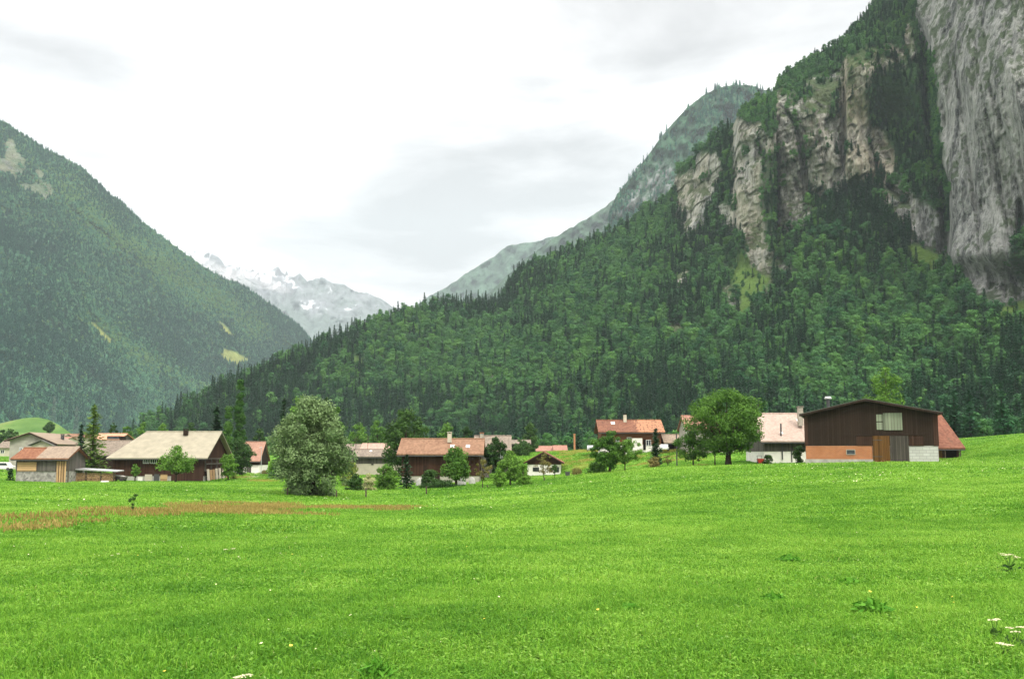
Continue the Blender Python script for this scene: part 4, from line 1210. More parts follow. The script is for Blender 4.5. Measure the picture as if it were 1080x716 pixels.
# the 300 that show largest stand as trees of their own, the rest as one wood
dist = np.linalg.norm(p, axis=1)
qx, qy = to_px(p[:, 0], p[:, 1], p[:, 2] + h * 14)
block = np.interp(qx, [0, 70, 110, 240, 290, 370, 400, 455, 510, 560, 620, 640, 700, 725, 810, 850, 916, 985, 1005, 1020, 1090],
                  [455, 450, 455, 455, 420, 425, 465, 460, 460, 470, 472, 440, 440, 415, 415, 437, 420, 437, 435, 460, 458])
vis = (qx > -5) & (qx < 1085) & (qy < block)
score = np.where(vis, h / dist, 0)
big = np.argsort(-score)[:290]
isbig = np.zeros(len(p), bool); isbig[big] = True
rest_ = ~isbig
FOREST = scatter('forest', FOREST_COLL, p[rest_], np.stack([rg.normal(size=rest_.sum()) * .03, rg.normal(size=rest_.sum()) * .03, rg.random(rest_.sum()) * 6.28], 1),
                 np.stack([wid[rest_], wid[rest_], h[rest_]], 1), kind[rest_] * 5 + var[rest_])
tag(FOREST, kind='stuff')

KN = ['spruce_tree', 'broadleaf_tree', 'broadleaf_tree']
KL = ['dark pointed spruce at the foot of the wooded slope, behind the village', 'mid green rounded tree at the foot of the wooded slope, behind the village',
      'light green rounded tree at the foot of the wooded slope, behind the village']
KG = ['spruces at the foot of the slope', 'green broadleaf trees at the foot of the slope', 'light green broadleaf trees at the foot of the slope']
KM = ['forest_spruce', 'forest_broad', 'forest_light']
_pc = {}


def edge_tree(kd, v):
    src = PR['spruce' if kd == 0 else 'broad'][v]
    o = empty(KN[kd], (0, 0, 0)); tag(o, KL[kd], 'spruce' if kd == 0 else 'tree', KG[kd])
    src[1].build('trunk', M_BARK, o, smooth_shade=True)
    leaf_object('crown', src[0], M_LEAF[KM[kd]], o)
    return o


for k in big:
    key = (int(kind[k]), int(var[k]))
    if key not in _pc:
        o = _pc[key] = edge_tree(*key)
    else:
        s0 = _pc[key]; o = s0.copy(); ROOT.objects.link(o)
        for ch in s0.children:
            c = ch.copy(); ROOT.objects.link(c); c.parent = o
    o.location = tuple(p[k]); o.rotation_euler = (0, 0, float(rg.random() * 6.28)); o.scale = (float(wid[k]), float(wid[k]), float(h[k]))

# ---- trees on the left mountain and on the nearest distant range: too many and too far to count
p, i, j, nz, tot = sample_surface(BP, 130000, rg)
PXs, PYs = BX[i, j], BPY[i, j]
lt = blight[i, j]
keep = rg.random(len(p)) < (1 - smooth(.2, .5, brock[i, j])) * (1 - smooth(.3, .6, bgrass[i, j])) * (1 - .55 * np.clip(lt, 0, 1) * (rg.random(len(p)) < .75))
keep &= (PXs > -120) & (PYs < 484)
p, lt, PYs = p[keep], lt[keep], PYs[keep]
n = len(p)
spb = .55 + .8 * fbm(p[:, 0] * .004, p[:, 1] * .004, p[:, 2] * .004, 4, 88) - .6 * lt
kind = np.where(rg.random(n) < np.clip(spb, .1, .9), 0, np.where(rg.random(n) < .12 + .8 * np.clip(lt, 0, 1), 2, 1))
h = (.40 + .34 * rg.random(n)) * np.where(PYs < 250, .9, 1)
w = h * (1.35 + .5 * rg.random(n))
p[:, 2] -= 1.0
p1, i, j, nz, tot = sample_surface(np.stack(at(D1X, D1PY, D1Y), -1), 14000, rg)
keep = (D1X[i, j] > 625) & (rg.random(len(p1)) < .75 * smooth(.2, .7, .5 + fbm(p1[:, 0] * .006, p1[:, 2] * .006, octaves=3, seed=99)) + .2)
p1 = p1[keep]; n1 = len(p1)
k1 = np.where(rg.random(n1) < .6, 0, 1); h1 = .6 + .4 * rg.random(n1)
p = np.vstack([p, p1]); kind = np.concatenate([kind, k1]); h = np.concatenate([h, h1]); w = np.concatenate([w, h1 * 1.2]); n = len(p)
print('far trees', n)
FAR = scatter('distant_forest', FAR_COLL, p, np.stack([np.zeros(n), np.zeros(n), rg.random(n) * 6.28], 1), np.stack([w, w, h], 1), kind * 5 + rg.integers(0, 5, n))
tag(FAR, kind='stuff')
# ------------------------------------------------------------------ village
W_DARK = mat_wood('dark_brown_boards', (.030, .0195, .0135), .28, .2)
W_BROWN = mat_wood('red_brown_boards', (.050, .025, .016), .22)
W_CHALET = mat_wood('warm_brown_boards', (.13, .055, .028), .22, axis=2)
W_GREY = mat_wood('weathered_grey_boards', (.11, .10, .085), .22)
W_DGREY = mat_wood('dark_grey_boards', (.062, .054, .045), .22)
W_OCHRE = mat_wood('ochre_boards', (.42, .28, .14), .3, axis=2)
W_ORANGE = mat_wood('orange_brown_boards', (.11, .054, .017), .2)
W_PANEL = mat_wood('reddish_panel_boards', (.052, .028, .019), .25)
W_LIGHT = mat_wood('pale_planks', (.55, .48, .38), .3)
W_TAN = mat_wood('tan_planks', (.42, .27, .14), .3)
W_HATCH = mat_wood('grey_green_planks', (.19, .21, .15), .35)
W_END = mat_plain('log_ends', (.34, .23, .12), .6, 7, .9, .05, .8)
PLASTER = mat_plain('white_plaster', (.72, .69, .62), .08, 1.2, .9, .1, .1)
PLASTER_GREY = mat_plain('grey_beige_render', (.33, .31, .26), .2, .8, .9, .1, .1)
PLASTER_BEIGE = mat_plain('beige_render', (.46, .42, .32), .15, .8, .9, .1, .1)
CONCRETE = mat_plain('concrete', (.34, .33, .29), .25, 1.5, .9, .1, .2)
BRICK = mat_blocks('orange_brick', (.42, .15, .06), (.34, .12, .05), (.38, .26, .17), .30, .14, .012)
BLOCK = mat_blocks('pale_concrete_blocks', (.50, .50, .46), (.42, .42, .38), (.27, .27, .25), .8, .36, .02)
RUBBLE = mat_rubble('rubble_stone', (.27, .26, .23))
T_BEIGE = mat_plain('beige_roof_sheet', (.285, .258, .188), .15, .8, .8, .15, .15)
T_ORANGE = mat_tiles('orange_roof_tiles', (.155, .082, .047), (.255, .147, .088), moss=.35)
T_BROWN = mat_tiles('brown_roof_tiles', (0.104, 0.044, 0.028), (0.216, 0.096, 0.056), patch=(1.6, (0.336, 0.168, 0.092)), moss=.3)
T_RED = mat_tiles('red_brown_roof_tiles', (0.120, 0.048, 0.030), (0.216, 0.092, 0.056), moss=.35)
T_PINK = mat_tiles('pale_pink_roof_tiles', (.31, .235, .19), (.41, .315, .255), moss=.1)
T_PINKRED = mat_tiles('pinkish_red_roof_tiles', (.25, .12, .085), (.33, .18, .13), moss=.1)
T_GREY = mat_tiles('grey_brown_roof_tiles', (0.136, 0.112, 0.088), (0.248, 0.200, 0.152), moss=.3)
T_RUST = mat_tiles('rusty_roof_sheet', (0.144, 0.056, 0.030), (0.240, 0.108, 0.056))
T_LIGHTB = mat_tiles('light_brown_roof_tiles', (0.200, 0.152, 0.112), (0.288, 0.224, 0.160), moss=.2)
T_DARK = mat_plain('dark_roof_sheet', (.10, .105, .085), .3, 1.2, .8, .15, .2)
METAL = mat_plain('grey_metal', (.45, .45, .44), .15, 3, .45, .5, .05, metal=.4)
METAL_G = mat_plain('galvanised_lattice', (.16, .18, .18), .2, 3, .6, .3, 0)
METAL_D = mat_plain('dark_metal', (.05, .05, .05), .2, 3, .5, .4, .05)
WHITE = mat_plain('white_paint', (.80, .80, .78), .05, 2, .5, .3, .05)
STONE_CH = mat_plain('chimney_render', (.33, .30, .24), .3, 4, .9, .1, .3)
POST_WOOD = mat_plain('weathered_post', (.085, .065, .05), .4, 5, .9, .05, .4)
RED_P = mat_plain('red_paint', (.42, .035, .025), .2, 3, .45, .4, .05)
ORANGE_ST = mat_plain('orange_chimney_brick', (.36, .17, .09), .2, 4, .9, .1, .2)
DARK_IN = mat_plain('dark_interior', (.012, .011, .010), .2, 3, .95, .02, 0)  # near-black for a door and shutter; on the openings, painted-in shade
GLASS = mat_glass()
PALE_TARP = mat_plain('pale_tarpaulin', (.33, .33, .29), .2, 1.5, .7, .2, .3)


class House:
    """a building with its own frame: x along the front, y away from the viewer, z up; origin mid-front at the ground"""
    def __init__(s, name, label, cat, px, Y, turn=0.0, dz=0.0, group=None, z=None, face=False, py=None):
        x, y, zz = gpos(px, Y)
        if py is not None: zz = float(at(px, py, Y)[2])
        if z is not None: zz = z
        rz = turn + (-math.atan2(x, y) if face else 0)
        s.o = empty(name, (x, y, zz + dz), rz); tag(s.o, label, cat, group); s.Y = Y

    def part(s, name, mb, mat, parent=None, label=None, bevel=0, sm=False):
        o = mb.build(name, mat, parent or s.o, bevel, sm)
        if label: o['label'] = label
        return o

    def gable(s, x0, x1, y0, y1, e, r, walls, roof, z_low=None, low=None, oh=.8, og=.6, ridge='x', th=.18, hip_l=0.0, hip_r=0.0, sink=.8, low_name='ground_floor', e_back=None, rx=None, roof_name='roof', purlin=True):
        """walls from z_low to the roof, low storey below; roof with real overhang"""
        zl = z_low if low is not None else -sink
        r -= th + .05
        if ridge == 'x':
            ym = (y0 + y1) / 2; eb = e if e_back is None else e_back
            if hip_l > .3:
                wv = [(x0, y0, zl), (x0, y1, zl), (x0, y1, eb), (x0, y0, e), (x1, y0, zl), (x1, y1, zl), (x1, y1, eb), (x1, ym, r), (x1, y0, e), (x0 + hip_l, ym, r)]
                s.part('wall', MB().add(wv, [(0, 1, 2, 3), (4, 5, 6, 7, 8), (0, 4, 5, 1), (0, 3, 8, 4), (1, 5, 6, 2), (3, 9, 7, 8), (2, 6, 7, 9), (3, 2, 9)]), walls)
            else:
                s.part('wall', MB().prism([(y0, zl), (y1, zl), (y1, eb), (ym, r), (y0, e)], 'x', x0, x1), walls)
            sl = (r - e) / (ym - y0); slb = (r - eb) / (y1 - ym)
            mb = MB()
            g = .03
            f0, fz = y0 - oh, e - oh * sl
            b0, bz = y1 + oh, eb - oh * slb
            mb.hexa([(x0 - og, f0, fz + g), (x1 + og, f0, fz + g), (x1 + og - hip_r, ym, r + g), (x0 - og + hip_l, ym, r + g)],
                    [(x0 - og, f0 - .02, fz + g + th), (x1 + og, f0 - .02, fz + g + th), (x1 + og - hip_r, ym, r + g + th), (x0 - og + hip_l, ym, r + g + th)])
            mb.hexa([(x0 - og + hip_l, ym + .004, r + g), (x1 + og - hip_r, ym + .004, r + g), (x1 + og, b0, bz + g), (x0 - og, b0, bz + g)],
                    [(x0 - og + hip_l, ym + .004, r + g + th), (x1 + og - hip_r, ym + .004, r + g + th), (x1 + og, b0, bz + g + th), (x0 - og, b0, bz + g + th)])
            mb.tube([(x0 - og + hip_l, ym, r + g + th), (x1 + og - hip_r, ym, r + g + th)], .13, 6)
            if hip_l > .3:
                mb.hexa([(x0 - og + .004, f0 + .01, fz + g), (x0 - og + hip_l, ym, r + g), (x0 - og + .004, b0 - .01, bz + g), (x0 - og + .002, ym, (fz + bz) / 2 + g)],
                        [(x0 - og, f0 + .01, fz + g + th), (x0 - og + hip_l - .01, ym, r + g + th), (x0 - og, b0 - .01, bz + g + th), (x0 - og - .01, ym, (fz + bz) / 2 + g + th)])
            s.roof = s.part(roof_name, mb, roof)
            if purlin:
                pb = MB()
                for xx in (x0 - og + .02, x1 + og - .12):
                    pass
                pb.box(x0 - og + .05, x1 + og - .05, f0 + .02, f0 + .14, fz - .14, fz + .02)
                s.part('gutter', pb, METAL_D if walls is not PLASTER else METAL, s.roof)
        else:
            xm = (x0 + x1) / 2 if rx is None else rx
            s.part('wall', MB().prism([(x0, zl), (x1, zl), (x1, e if e_back is None else e_back), (xm, r), (x0, e)], 'y', y0, y1), walls)
            er = e if e_back is None else e_back
            sl = (r - e) / (xm - x0); sr = (r - er) / (x1 - xm)
            l0, lz = x0 - oh, e - oh * sl
            r0, rz_ = x1 + oh, er - oh * sr
            g = .03
            mb = MB()
            mb.hexa([(l0, y0 - og, lz + g), (xm, y0 - og, r + g), (xm, y1 + og, r + g), (l0, y1 + og, lz + g)],
                    [(l0, y0 - og, lz + g + th), (xm, y0 - og, r + g + th), (xm, y1 + og, r + g + th), (l0, y1 + og, lz + g + th)])
            mb.hexa([(xm + .004, y0 - og, r + g), (r0, y0 - og, rz_ + g), (r0, y1 + og, rz_ + g), (xm + .004, y1 + og, r + g)],
                    [(xm + .004, y0 - og, r + g + th), (r0, y0 - og, rz_ + g + th), (r0, y1 + og, rz_ + g + th), (xm + .004, y1 + og, r + g + th)])
            s.roof = s.part(roof_name, mb, roof)
            if purlin:
                pb = MB()
                fb = .05
                pb.hexa([(l0 + .02, y0 - og - fb, lz - .16), (xm, y0 - og - fb, r - .16), (xm, y0 - og - .003, r - .16), (l0 + .02, y0 - og - .003, lz - .16)],
                        [(l0 + .02, y0 - og - fb, lz + .1), (xm, y0 - og - fb, r + .1), (xm, y0 - og - .003, r + .1), (l0 + .02, y0 - og - .003, lz + .1)])
                pb.hexa([(xm + .004, y0 - og - fb, r - .16), (r0 - .02, y0 - og - fb, rz_ - .16), (r0 - .02, y0 - og - .003, rz_ - .16), (xm + .004, y0 - og - .003, r - .16)],
                        [(xm + .004, y0 - og - fb, r + .1), (r0 - .02, y0 - og - fb, rz_ + .1), (r0 - .02, y0 - og - .003, rz_ + .1), (xm + .004, y0 - og - .003, r + .1)])
                s.part('bargeboard', pb, W_DARK, s.roof)
        if low is not None:
            s.part(low_name, MB().box(x0 + .05, x1 - .05, y0 + .05, y1 - .05, -sink, zl - .003), low)

    def window(s, x0, x1, z0, z1, y=0.0, frame=WHITE, cols=2, shutters=None, d=.07):
        f = .07
        mb = MB().box(x0, x1, y - d, y - .003, z0, z0 + f).box(x0, x1, y - d, y - .003, z1 - f, z1).box(x0, x0 + f, y - d, y - .003, z0 + f, z1 - f).box(x1 - f, x1, y - d, y - .003, z0 + f, z1 - f)
        for c in range(1, cols):
            xx = x0 + (x1 - x0) * c / cols
            mb.box(xx - .035, xx + .035, y - d, y - .003, z0 + f, z1 - f)
        w = s.part('window', mb, frame)
        s.part('pane', MB().box(x0 + f, x1 - f, y - .035, y - .006, z0 + f, z1 - f), GLASS, w)
        if shutters:
            for a in (x0 - .55, x1 + .05): s.part('shutter', MB().box(a, a + .5, y - .06, y - .003, z0, z1), shutters)
        return w

    def slab(s, name, x0, x1, z0, z1, mat, y=0.0, d=.06, label=None, parent=None):
        return s.part(name, MB().box(x0, x1, y - d, y - .004, z0, z1), mat, parent, label)

    def chimney(s, x, y, z0, z1, w=.6, mat=None, cap=None, label=None):
        mat = mat or STONE_CH
        c = s.part('chimney', MB().box(x - w / 2, x + w / 2, y - w / 2, y + w / 2, z0, z1), mat, s.roof, label)
        # the cap is joined to the same part: a slab on four stubs
        mb = MB().box(x - w * .62, x + w * .62, y - w * .62, y + w * .62, z1 + .16, z1 + .26)
        for a in (-1, 1):
            for b in (-1, 1): mb.box(x + a * w * .4 - .06, x + a * w * .4 + .06, y + b * w * .4 - .06, y + b * w * .4 + .06, z1 + .002, z1 + .16)
        o = mb.build('chimney_cap', cap or mat, s.o); o.parent = s.roof
        return c

    def skylight(s, x, t, y0, ym, e, r, w=.8, l=.9, mat=None):
        """a pane lying in the front roof slope, t from eave (0) to ridge (1)"""
        sl = (r - e) / (ym - y0); yy = y0 + (ym - y0) * t; zz = e + (r - e) * t + .24
        h = l / 2 / math.sqrt(1 + sl * sl)
        b = [(x - w / 2, yy - h, zz - h * sl), (x + w / 2, yy - h, zz - h * sl), (x + w / 2, yy + h, zz + h * sl), (x - w / 2, yy + h, zz + h * sl)]
        o = MB().hexa([(p[0], p[1], p[2] - .08) for p in b], [(p[0], p[1], p[2] + .05) for p in b]).build('skylight', mat or WHITE, s.o)
        o.parent = s.roof
        return o


k = mpp
# ---- the dark barn on the right
h = House('barn', 'big dark brown wooden barn with orange brick base and double door', 'barn', 918.5, 124, face=True, py=487, turn=math.radians(1))
s_ = .1255   # metres per pixel at the barn
X = lambda p: (p - 918.5) * s_
Z = lambda p: (487 - p) * s_
h.gable(X(857), X(981), 0, 19, Z(439.5), Z(424.5), W_DARK, T_DARK, z_low=Z(471), low=CONCRETE, oh=.6, og=.7, ridge='y', rx=X(915.5), low_name='plinth_wall', th=.14)
h.slab('brick_wall', X(857.5), X(920.5), Z(484.3), Z(471.2), BRICK, .05, .07)
h.slab('concrete_base', X(856.6), X(920.8), -.7, Z(484.4), CONCRETE, .05, .16)
h.slab('block_wall', X(954.2), X(980.3), -.6, Z(472.2), BLOCK, .05, .08, 'pale grey concrete block wall')
h.slab('panel', X(906), X(920.6), Z(471), Z(461.5), W_PANEL, 0, .07)
h.slab('panel', X(954.3), X(967.5), Z(471.4), Z(461.5), W_PANEL, 0, .07)
h.slab('lintel', X(905), X(968), Z(461.3), Z(460.2), W_DARK, 0, .12)
d = h.slab('door', X(920.9), X(936.6), -.4, Z(461.5), W_ORANGE, -.02, .09, 'orange-brown left door leaf')
h.slab('door', X(937.0), X(953.9), -.4, Z(461.5), W_DGREY, -.02, .08, 'dark grey right door leaf')
h.part('hinge', MB().box(X(920.9), X(930), -.125, -.112, Z(466), Z(465.4)).box(X(920.9), X(930), -.125, -.112, Z(482), Z(481.4)), METAL_D, d)
h.window(X(896), X(904.5), Z(480), Z(474.8), -.02, PLASTER_GREY, 1)
h.slab('hatch', X(931.6), X(949), Z(456), Z(439.2), W_HATCH, 0, .10, 'large grey-green hay hatch')
h.slab('hatch', X(925.3), X(931.2), Z(447.3), Z(440.5), W_HATCH, 0, .06)
h.slab('hatch', X(925.3), X(931.2), Z(455.5), Z(448.2), W_HATCH, 0, .06)
h.slab('corner_board', X(976.5), X(981.3), Z(471.5), Z(441), W_PANEL, 0, .05)
h.slab('corner_board', X(856.6), X(860), Z(470.8), Z(441), W_PANEL, 0, .05)
xc = X(880); zc = Z(431)
v = h.part('vent_pipe', MB().tube([(xc, 3.2, zc - 1), (xc, 3.2, zc + 1.0)], .22, 10), METAL_D, h.roof)
h.part('vent_cap', MB().tube([(xc, 3.2, zc + 1.0), (xc, 3.2, zc + 1.12), (xc, 3.2, zc + 1.3)], [.46, .46, .32], 10), METAL, h.roof)

# ---- tiled shed behind it
h = House('tiled_shed', 'small shed with steep red-brown tiled roof at the right end of the barn', 'shed', 985, 139, py=485)
s_ = k(139); X = lambda p: (p - 985) * s_; Z = lambda p: (485 - p) * s_
h.gable(X(945), X(1012), 0, 13, Z(473) + .35, Z(435.5), W_PANEL, T_RED, oh=.7, og=.6, sink=1.0)
h.part('opening_shade', MB().box(X(996), X(1009), -.03, -.005, .05, Z(474.5)), DARK_IN)  # dark sheet on the wall, painted shade of the open bay
h.part('post', MB().box(X(1011), X(1012), -.6, -.45, -.6, Z(473.5)), POST_WOOD)
h.part('post', MB().box(X(995), X(996), -.6, -.45, -.6, Z(473.5)), POST_WOOD)
h.part('brace', MB().hexa([(X(1011.3), -.58, Z(478)), (X(1011.9), -.58, Z(478)), (X(1011.9), -.48, Z(478)), (X(1011.3), -.48, Z(478))], [(X(1008), -.58, Z(474)), (X(1009), -.58, Z(474)), (X(1009), -.48, Z(474)), (X(1008), -.48, Z(474))]), POST_WOOD)
h.part('door', MB().box(X(984), X(994), -.05, -.006, -.3, Z(475)), W_ORANGE)

# ---- pink-roofed house
h = House('house', 'white and brown house with large pale pink roof left of the dark barn', 'house', 830, 156, py=487.5)
s_ = k(156); X = lambda p: (p - 830) * s_; Z = lambda p: (487.5 - p) * s_
h.gable(X(806), X(868), 0, 12, Z(464.5) + .25, Z(434.8), W_GREY, T_PINK, z_low=Z(476), low=PLASTER, oh=.9, og=.6, hip_l=0, sink=1.0)
h.chimney(X(850), 2.3, Z(449), Z(430), .75)
h.slab('drainpipe', X(824.9), X(826), Z(484.5), Z(465.5), METAL_D, 0, .12)
h.slab('drainpipe', X(834.8), X(835.7), Z(487), Z(465.5), METAL_D, 0, .10)
fp = h.part('flue_pipe', MB().tube([(X(825.4), .4, Z(462.5)), (X(825.4), .3, Z(447))], .13, 8), METAL_D, h.roof)
h.skylight(X(827), .16, 0, 6, Z(464.5) + .25, Z(434.8), .45, .5)
h.skylight(X(851.5), .66, 0, 6, Z(464.5) + .25, Z(434.8), .7, .6)
h.window(X(807.5), X(810), Z(482.2), Z(479.5), .05, METAL_D, 1)
h.slab('door', X(858), X(864), -.2, Z(478), W_PANEL, .05, .06)

# ---- house with reddish roof behind the great tree
h = House('house', 'pale house with pinkish red roof mostly hidden behind the great round tree', 'house', 747, 212, z=float(at(747, 471, 212)[2]))
s_ = k(212); X = lambda p: (p - 747) * s_; Z = lambda p: (471 - p) * s_
h.gable(X(725.5), X(774), 0, 10, Z(453) + .2, Z(437.5), PLASTER_GREY, T_PINKRED, oh=.7, og=.4, sink=3)
h.slab('drainpipe', X(724.4), X(725.3), Z(471), Z(453.5), WHITE, 0, .1)
h.window(X(730), X(734), Z(463), Z(457), 0)

# ---- the chalet in the meadow
h = House('chalet', 'brown wooden chalet with mottled tiled roof and a white panel on its front', 'chalet', 666, 224, z=float(at(666, 475.5, 224)[2]))
s_ = k(224); X = lambda p: (p - 666) * s_; Z = lambda p: (475.5 - p) * s_
h.gable(X(635), X(697.5), 0, 10, Z(455.5) + .2, Z(442.3), W_CHALET, T_BROWN, z_low=Z(468.8), low=PLASTER, oh=.9, og=.8, sink=2.0)
h.chimney(X(662), 4.2, Z(446), Z(437), .7, PLASTER_BEIGE, W_PANEL)
h.skylight(X(648.5), .62, 0, 5, Z(455.5) + .2, Z(442.3), .85, .95)
h.slab('white_panel', X(667), X(677.6), Z(474.5), Z(462.2), PLASTER, 0, .30)
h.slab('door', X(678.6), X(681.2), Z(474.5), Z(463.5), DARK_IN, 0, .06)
h.window(X(661.6), X(666.2), Z(468.3), Z(461.2), 0, WHITE, 2)
h.window(X(681.6), X(686.8), Z(470), Z(463.8), 0, WHITE, 2)
h.window(X(650), X(653.5), Z(467.5), Z(462.5), 0, WHITE, 2)
h = House('annex', 'low tiled annex at the right end of the brown chalet', 'annex', 710, 226, z=float(at(710, 475, 226)[2]))
s_ = k(226); X = lambda p: (p - 710) * s_; Z = lambda p: (475 - p) * s_
h.gable(X(701.5), X(717.5), 0, 6, Z(466.8) + .1, Z(458), W_DARK, T_LIGHTB, oh=.6, og=.3, sink=2)
h.part('opening_shade', MB().box(X(704), X(711), -.03, -.005, 0, Z(469)), DARK_IN)  # thin near-black sheet standing in for shade inside the annex

# ---- house with the orange roof
h = House('house', 'long brown wooden house under an orange tiled roof with two white skylights', 'house', 465, 150, py=511)
s_ = k(150); X = lambda p: (p - 465) * s_; Z = lambda p: (511 - p) * s_
h.gable(X(424), X(505), 0, 10.5, Z(480) + .25, Z(462.7), W_BROWN, T_ORANGE, z_low=Z(502), low=PLASTER_GREY, oh=.9, og=.7, sink=1.2)
h.chimney(X(472.3), 3.6, Z(467), Z(457.5), .62, PLASTER_BEIGE)
h.skylight(X(476), .37, 0, 5.25, Z(480) + .25, Z(462.7), .6, .8)
h.skylight(X(492.6), .37, 0, 5.25, Z(480) + .25, Z(462.7), .6, .8)
h.slab('shutter', X(447), X(450.5), Z(497), Z(491), W_DARK, 0, .06)
h.slab('door', X(459), X(464), -.3, Z(499), W_DARK, .05, .08)
h = House('house', 'house with grey-brown roof and dark gable behind the right end of the orange roof', 'house', 520, 188, z=float(at(520, 492, 188)[2]))
s_ = k(188); X = lambda p: (p - 520) * s_; Z = lambda p: (492 - p) * s_
h.gable(X(503), X(535.5), 0, 9.5, Z(474), Z(459.3), W_GREY, T_GREY, oh=.8, og=.7, sink=2)
h.chimney(X(507.5), 4.2, Z(464), Z(457.5), .7, STONE_CH, ORANGE_ST)
h.window(X(526), X(529.5), Z(483), Z(477.5), 0)
h = House('house', 'small brown roofed house beyond the dark round tree above the cottage', 'house', 549, 285, z=float(at(549, 477, 285)[2]))
s_ = k(285); X = lambda p: (p - 549) * s_; Z = lambda p: (477 - p) * s_
h.gable(X(540), X(558), 0, 9, Z(468), Z(463.8), W_DARK, T_GREY, oh=.7, og=.6, sink=2)

# ---- grey barn with aerials
h = House('barn', 'grey-brown barn with beige lower wall between the willow and the big dark tree', 'barn', 392, 205, py=499)
s_ = k(205); X = lambda p: (p - 392) * s_; Z = lambda p: (499 - p) * s_
h.gable(X(373), X(424), 0, 9, Z(482) + .1, Z(474), W_GREY, T_GREY, z_low=Z(489), low=PLASTER_BEIGE, oh=.7, og=.6, sink=1.2)
h.skylight(X(389), .6, 0, 4.5, Z(482) + .1, Z(474), .5, .5)
h.slab('shutter', X(391.5), X(394), Z(490.4), Z(489.2), DARK_IN, .05, .06)
h = House('house', 'far pinkish roof just above the grey-brown barn', 'house', 386, 250, z=float(at(386, 485, 250)[2]))
s_ = k(250); X = lambda p: (p - 386) * s_; Z = lambda p: (485 - p) * s_
h.gable(X(380.5), X(408), 0, 9, Z(475.5), Z(467.5), W_GREY, mat_tiles('faded_pink_tiles', (.30, .20, .16), (.44, .29, .22)), oh=.7, og=.4, sink=2)
h = House('house', 'far grey roof peeping out right of the willow', 'house', 370, 258, z=float(at(370, 485, 258)[2]))
s_ = k(258); X = lambda p: (p - 370) * s_; Z = lambda p: (485 - p) * s_
h.gable(X(356), X(379), 0, 9, Z(474.5), Z(468.3), W_GREY, T_GREY, oh=.7, og=.4, sink=2)
for px_, y0, lb in [(375, 460, 'left thin aerial mast above the grey-brown barn'), (387.5, 459, 'right thin aerial mast above the grey-brown barn')]:
    x, y, z = at(px_, 490, 216); zt = float(at(px_, y0, 216)[2])
    o = MB().tube([(0, 0, -1.5), (0, 0, zt - float(z))], .045, 6).box(-.5, .5, -.02, .02, zt - float(z) - .5, zt - float(z) - .44).box(-.35, .35, -.02, .02, zt - float(z) - .9, zt - float(z) - .84).build('aerial', POST_WOOD)
    o.location = (float(x), 216, float(z)); tag(o, lb, 'aerial', 'aerial masts of the grey barn')

# ---- white cottage
h = House('cottage', 'small white cottage with brown gable and low red-brown roof in a dip of the meadow', 'cottage', 574, 205, py=502.5, turn=math.radians(-4))
s_ = k(205); X = lambda p: (p - 574) * s_; Z = lambda p: (502.5 - p) * s_
h.gable(X(556), X(591), 0, 10, Z(486.5) - .1, Z(476.3), W_BROWN, T_RED, z_low=Z(490), low=PLASTER, oh=.7, og=.9, ridge='y', sink=1.2)
h.window(X(562), X(568.6), Z(497.2), Z(492.8), .05, W_DARK, 2)
h.window(X(579), X(583), Z(498), Z(493), .05, W_TAN, 1)
h.window(X(586.5), X(589.5), Z(498), Z(492.5), .05, W_GREY, 1)

# ---- low far roofs beyond the meadow
h = House('house', 'low house with long brick-red roof beyond the meadow crest', 'house', 575, 330, z=float(at(575, 479, 330)[2]))
s_ = k(330); X = lambda p: (p - 575) * s_; Z = lambda p: (479 - p) * s_
h.gable(X(566), X(584), 0, 9, Z(475.5), Z(470.2), W_GREY, T_PINKRED, oh=.6, og=.4, sink=2)
h = House('house', 'low pale-ridged red roof right of the long brick-red roof beyond the meadow', 'house', 591, 326, z=float(at(591, 479, 326)[2]))
s_ = k(326); X = lambda p: (p - 591) * s_; Z = lambda p: (479 - p) * s_
h.gable(X(584.5), X(598), 0, 9, Z(475.5), Z(469.6), PLASTER_GREY, T_PINKRED, oh=.6, og=.3, sink=2)
x, y, z = at(606, 479, 322)
o = MB().box(-.28, .28, -.28, .28, -2, (479 - 459) * k(322)).box(-.36, .36, -.36, .36, (479 - 458.7) * k(322), (479 - 457.6) * k(322)).box(-.2, .2, -.2, .2, (479 - 459) * k(322) + .003, (479 - 458.7) * k(322) - .003).build('chimney_stack', ORANGE_ST)
o.location = (float(x), 322, float(z)); tag(o, 'slim orange chimney stack beside the far dark cypress', 'chimney')

# ---- house by the driveway
h = House('house', 'small house with brown roof and white base by the pale driveway', 'house', 266, 250, py=498)
s_ = k(250); X = lambda p: (p - 266) * s_; Z = lambda p: (498 - p) * s_
h.gable(X(246), X(273.5), 0, 9, Z(484), Z(466), W_DARK, mat_tiles('old_brown_tiles', (.24, .13, .09), (.36, .21, .15)), z_low=Z(490.5), low=PLASTER, oh=.8, og=.4, sink=1.5)
h.slab('door', X(260.5), X(265), -.3, Z(491), W_GREY, .05, .08)
x, y, z = gpos(275.5, 222)
o = empty('street_lamp', (x, y, z)); tag(o, 'slim grey lamp post beside the driveway house', 'street lamp')
hh = (498 - 470) * k(222)
MB().tube([(0, 0, -.3), (0, 0, hh)], [.08, .05], 8).build('post', METAL, o)
MB().hexa([(-.5, -.12, hh - .02), (.1, -.12, hh + .02), (.1, .12, hh + .02), (-.5, .12, hh - .02)], [(-.5, -.1, hh + .08), (.1, -.1, hh + .16), (.1, .1, hh + .16), (-.5, .1, hh + .08)]).build('lamp_head', METAL, o)

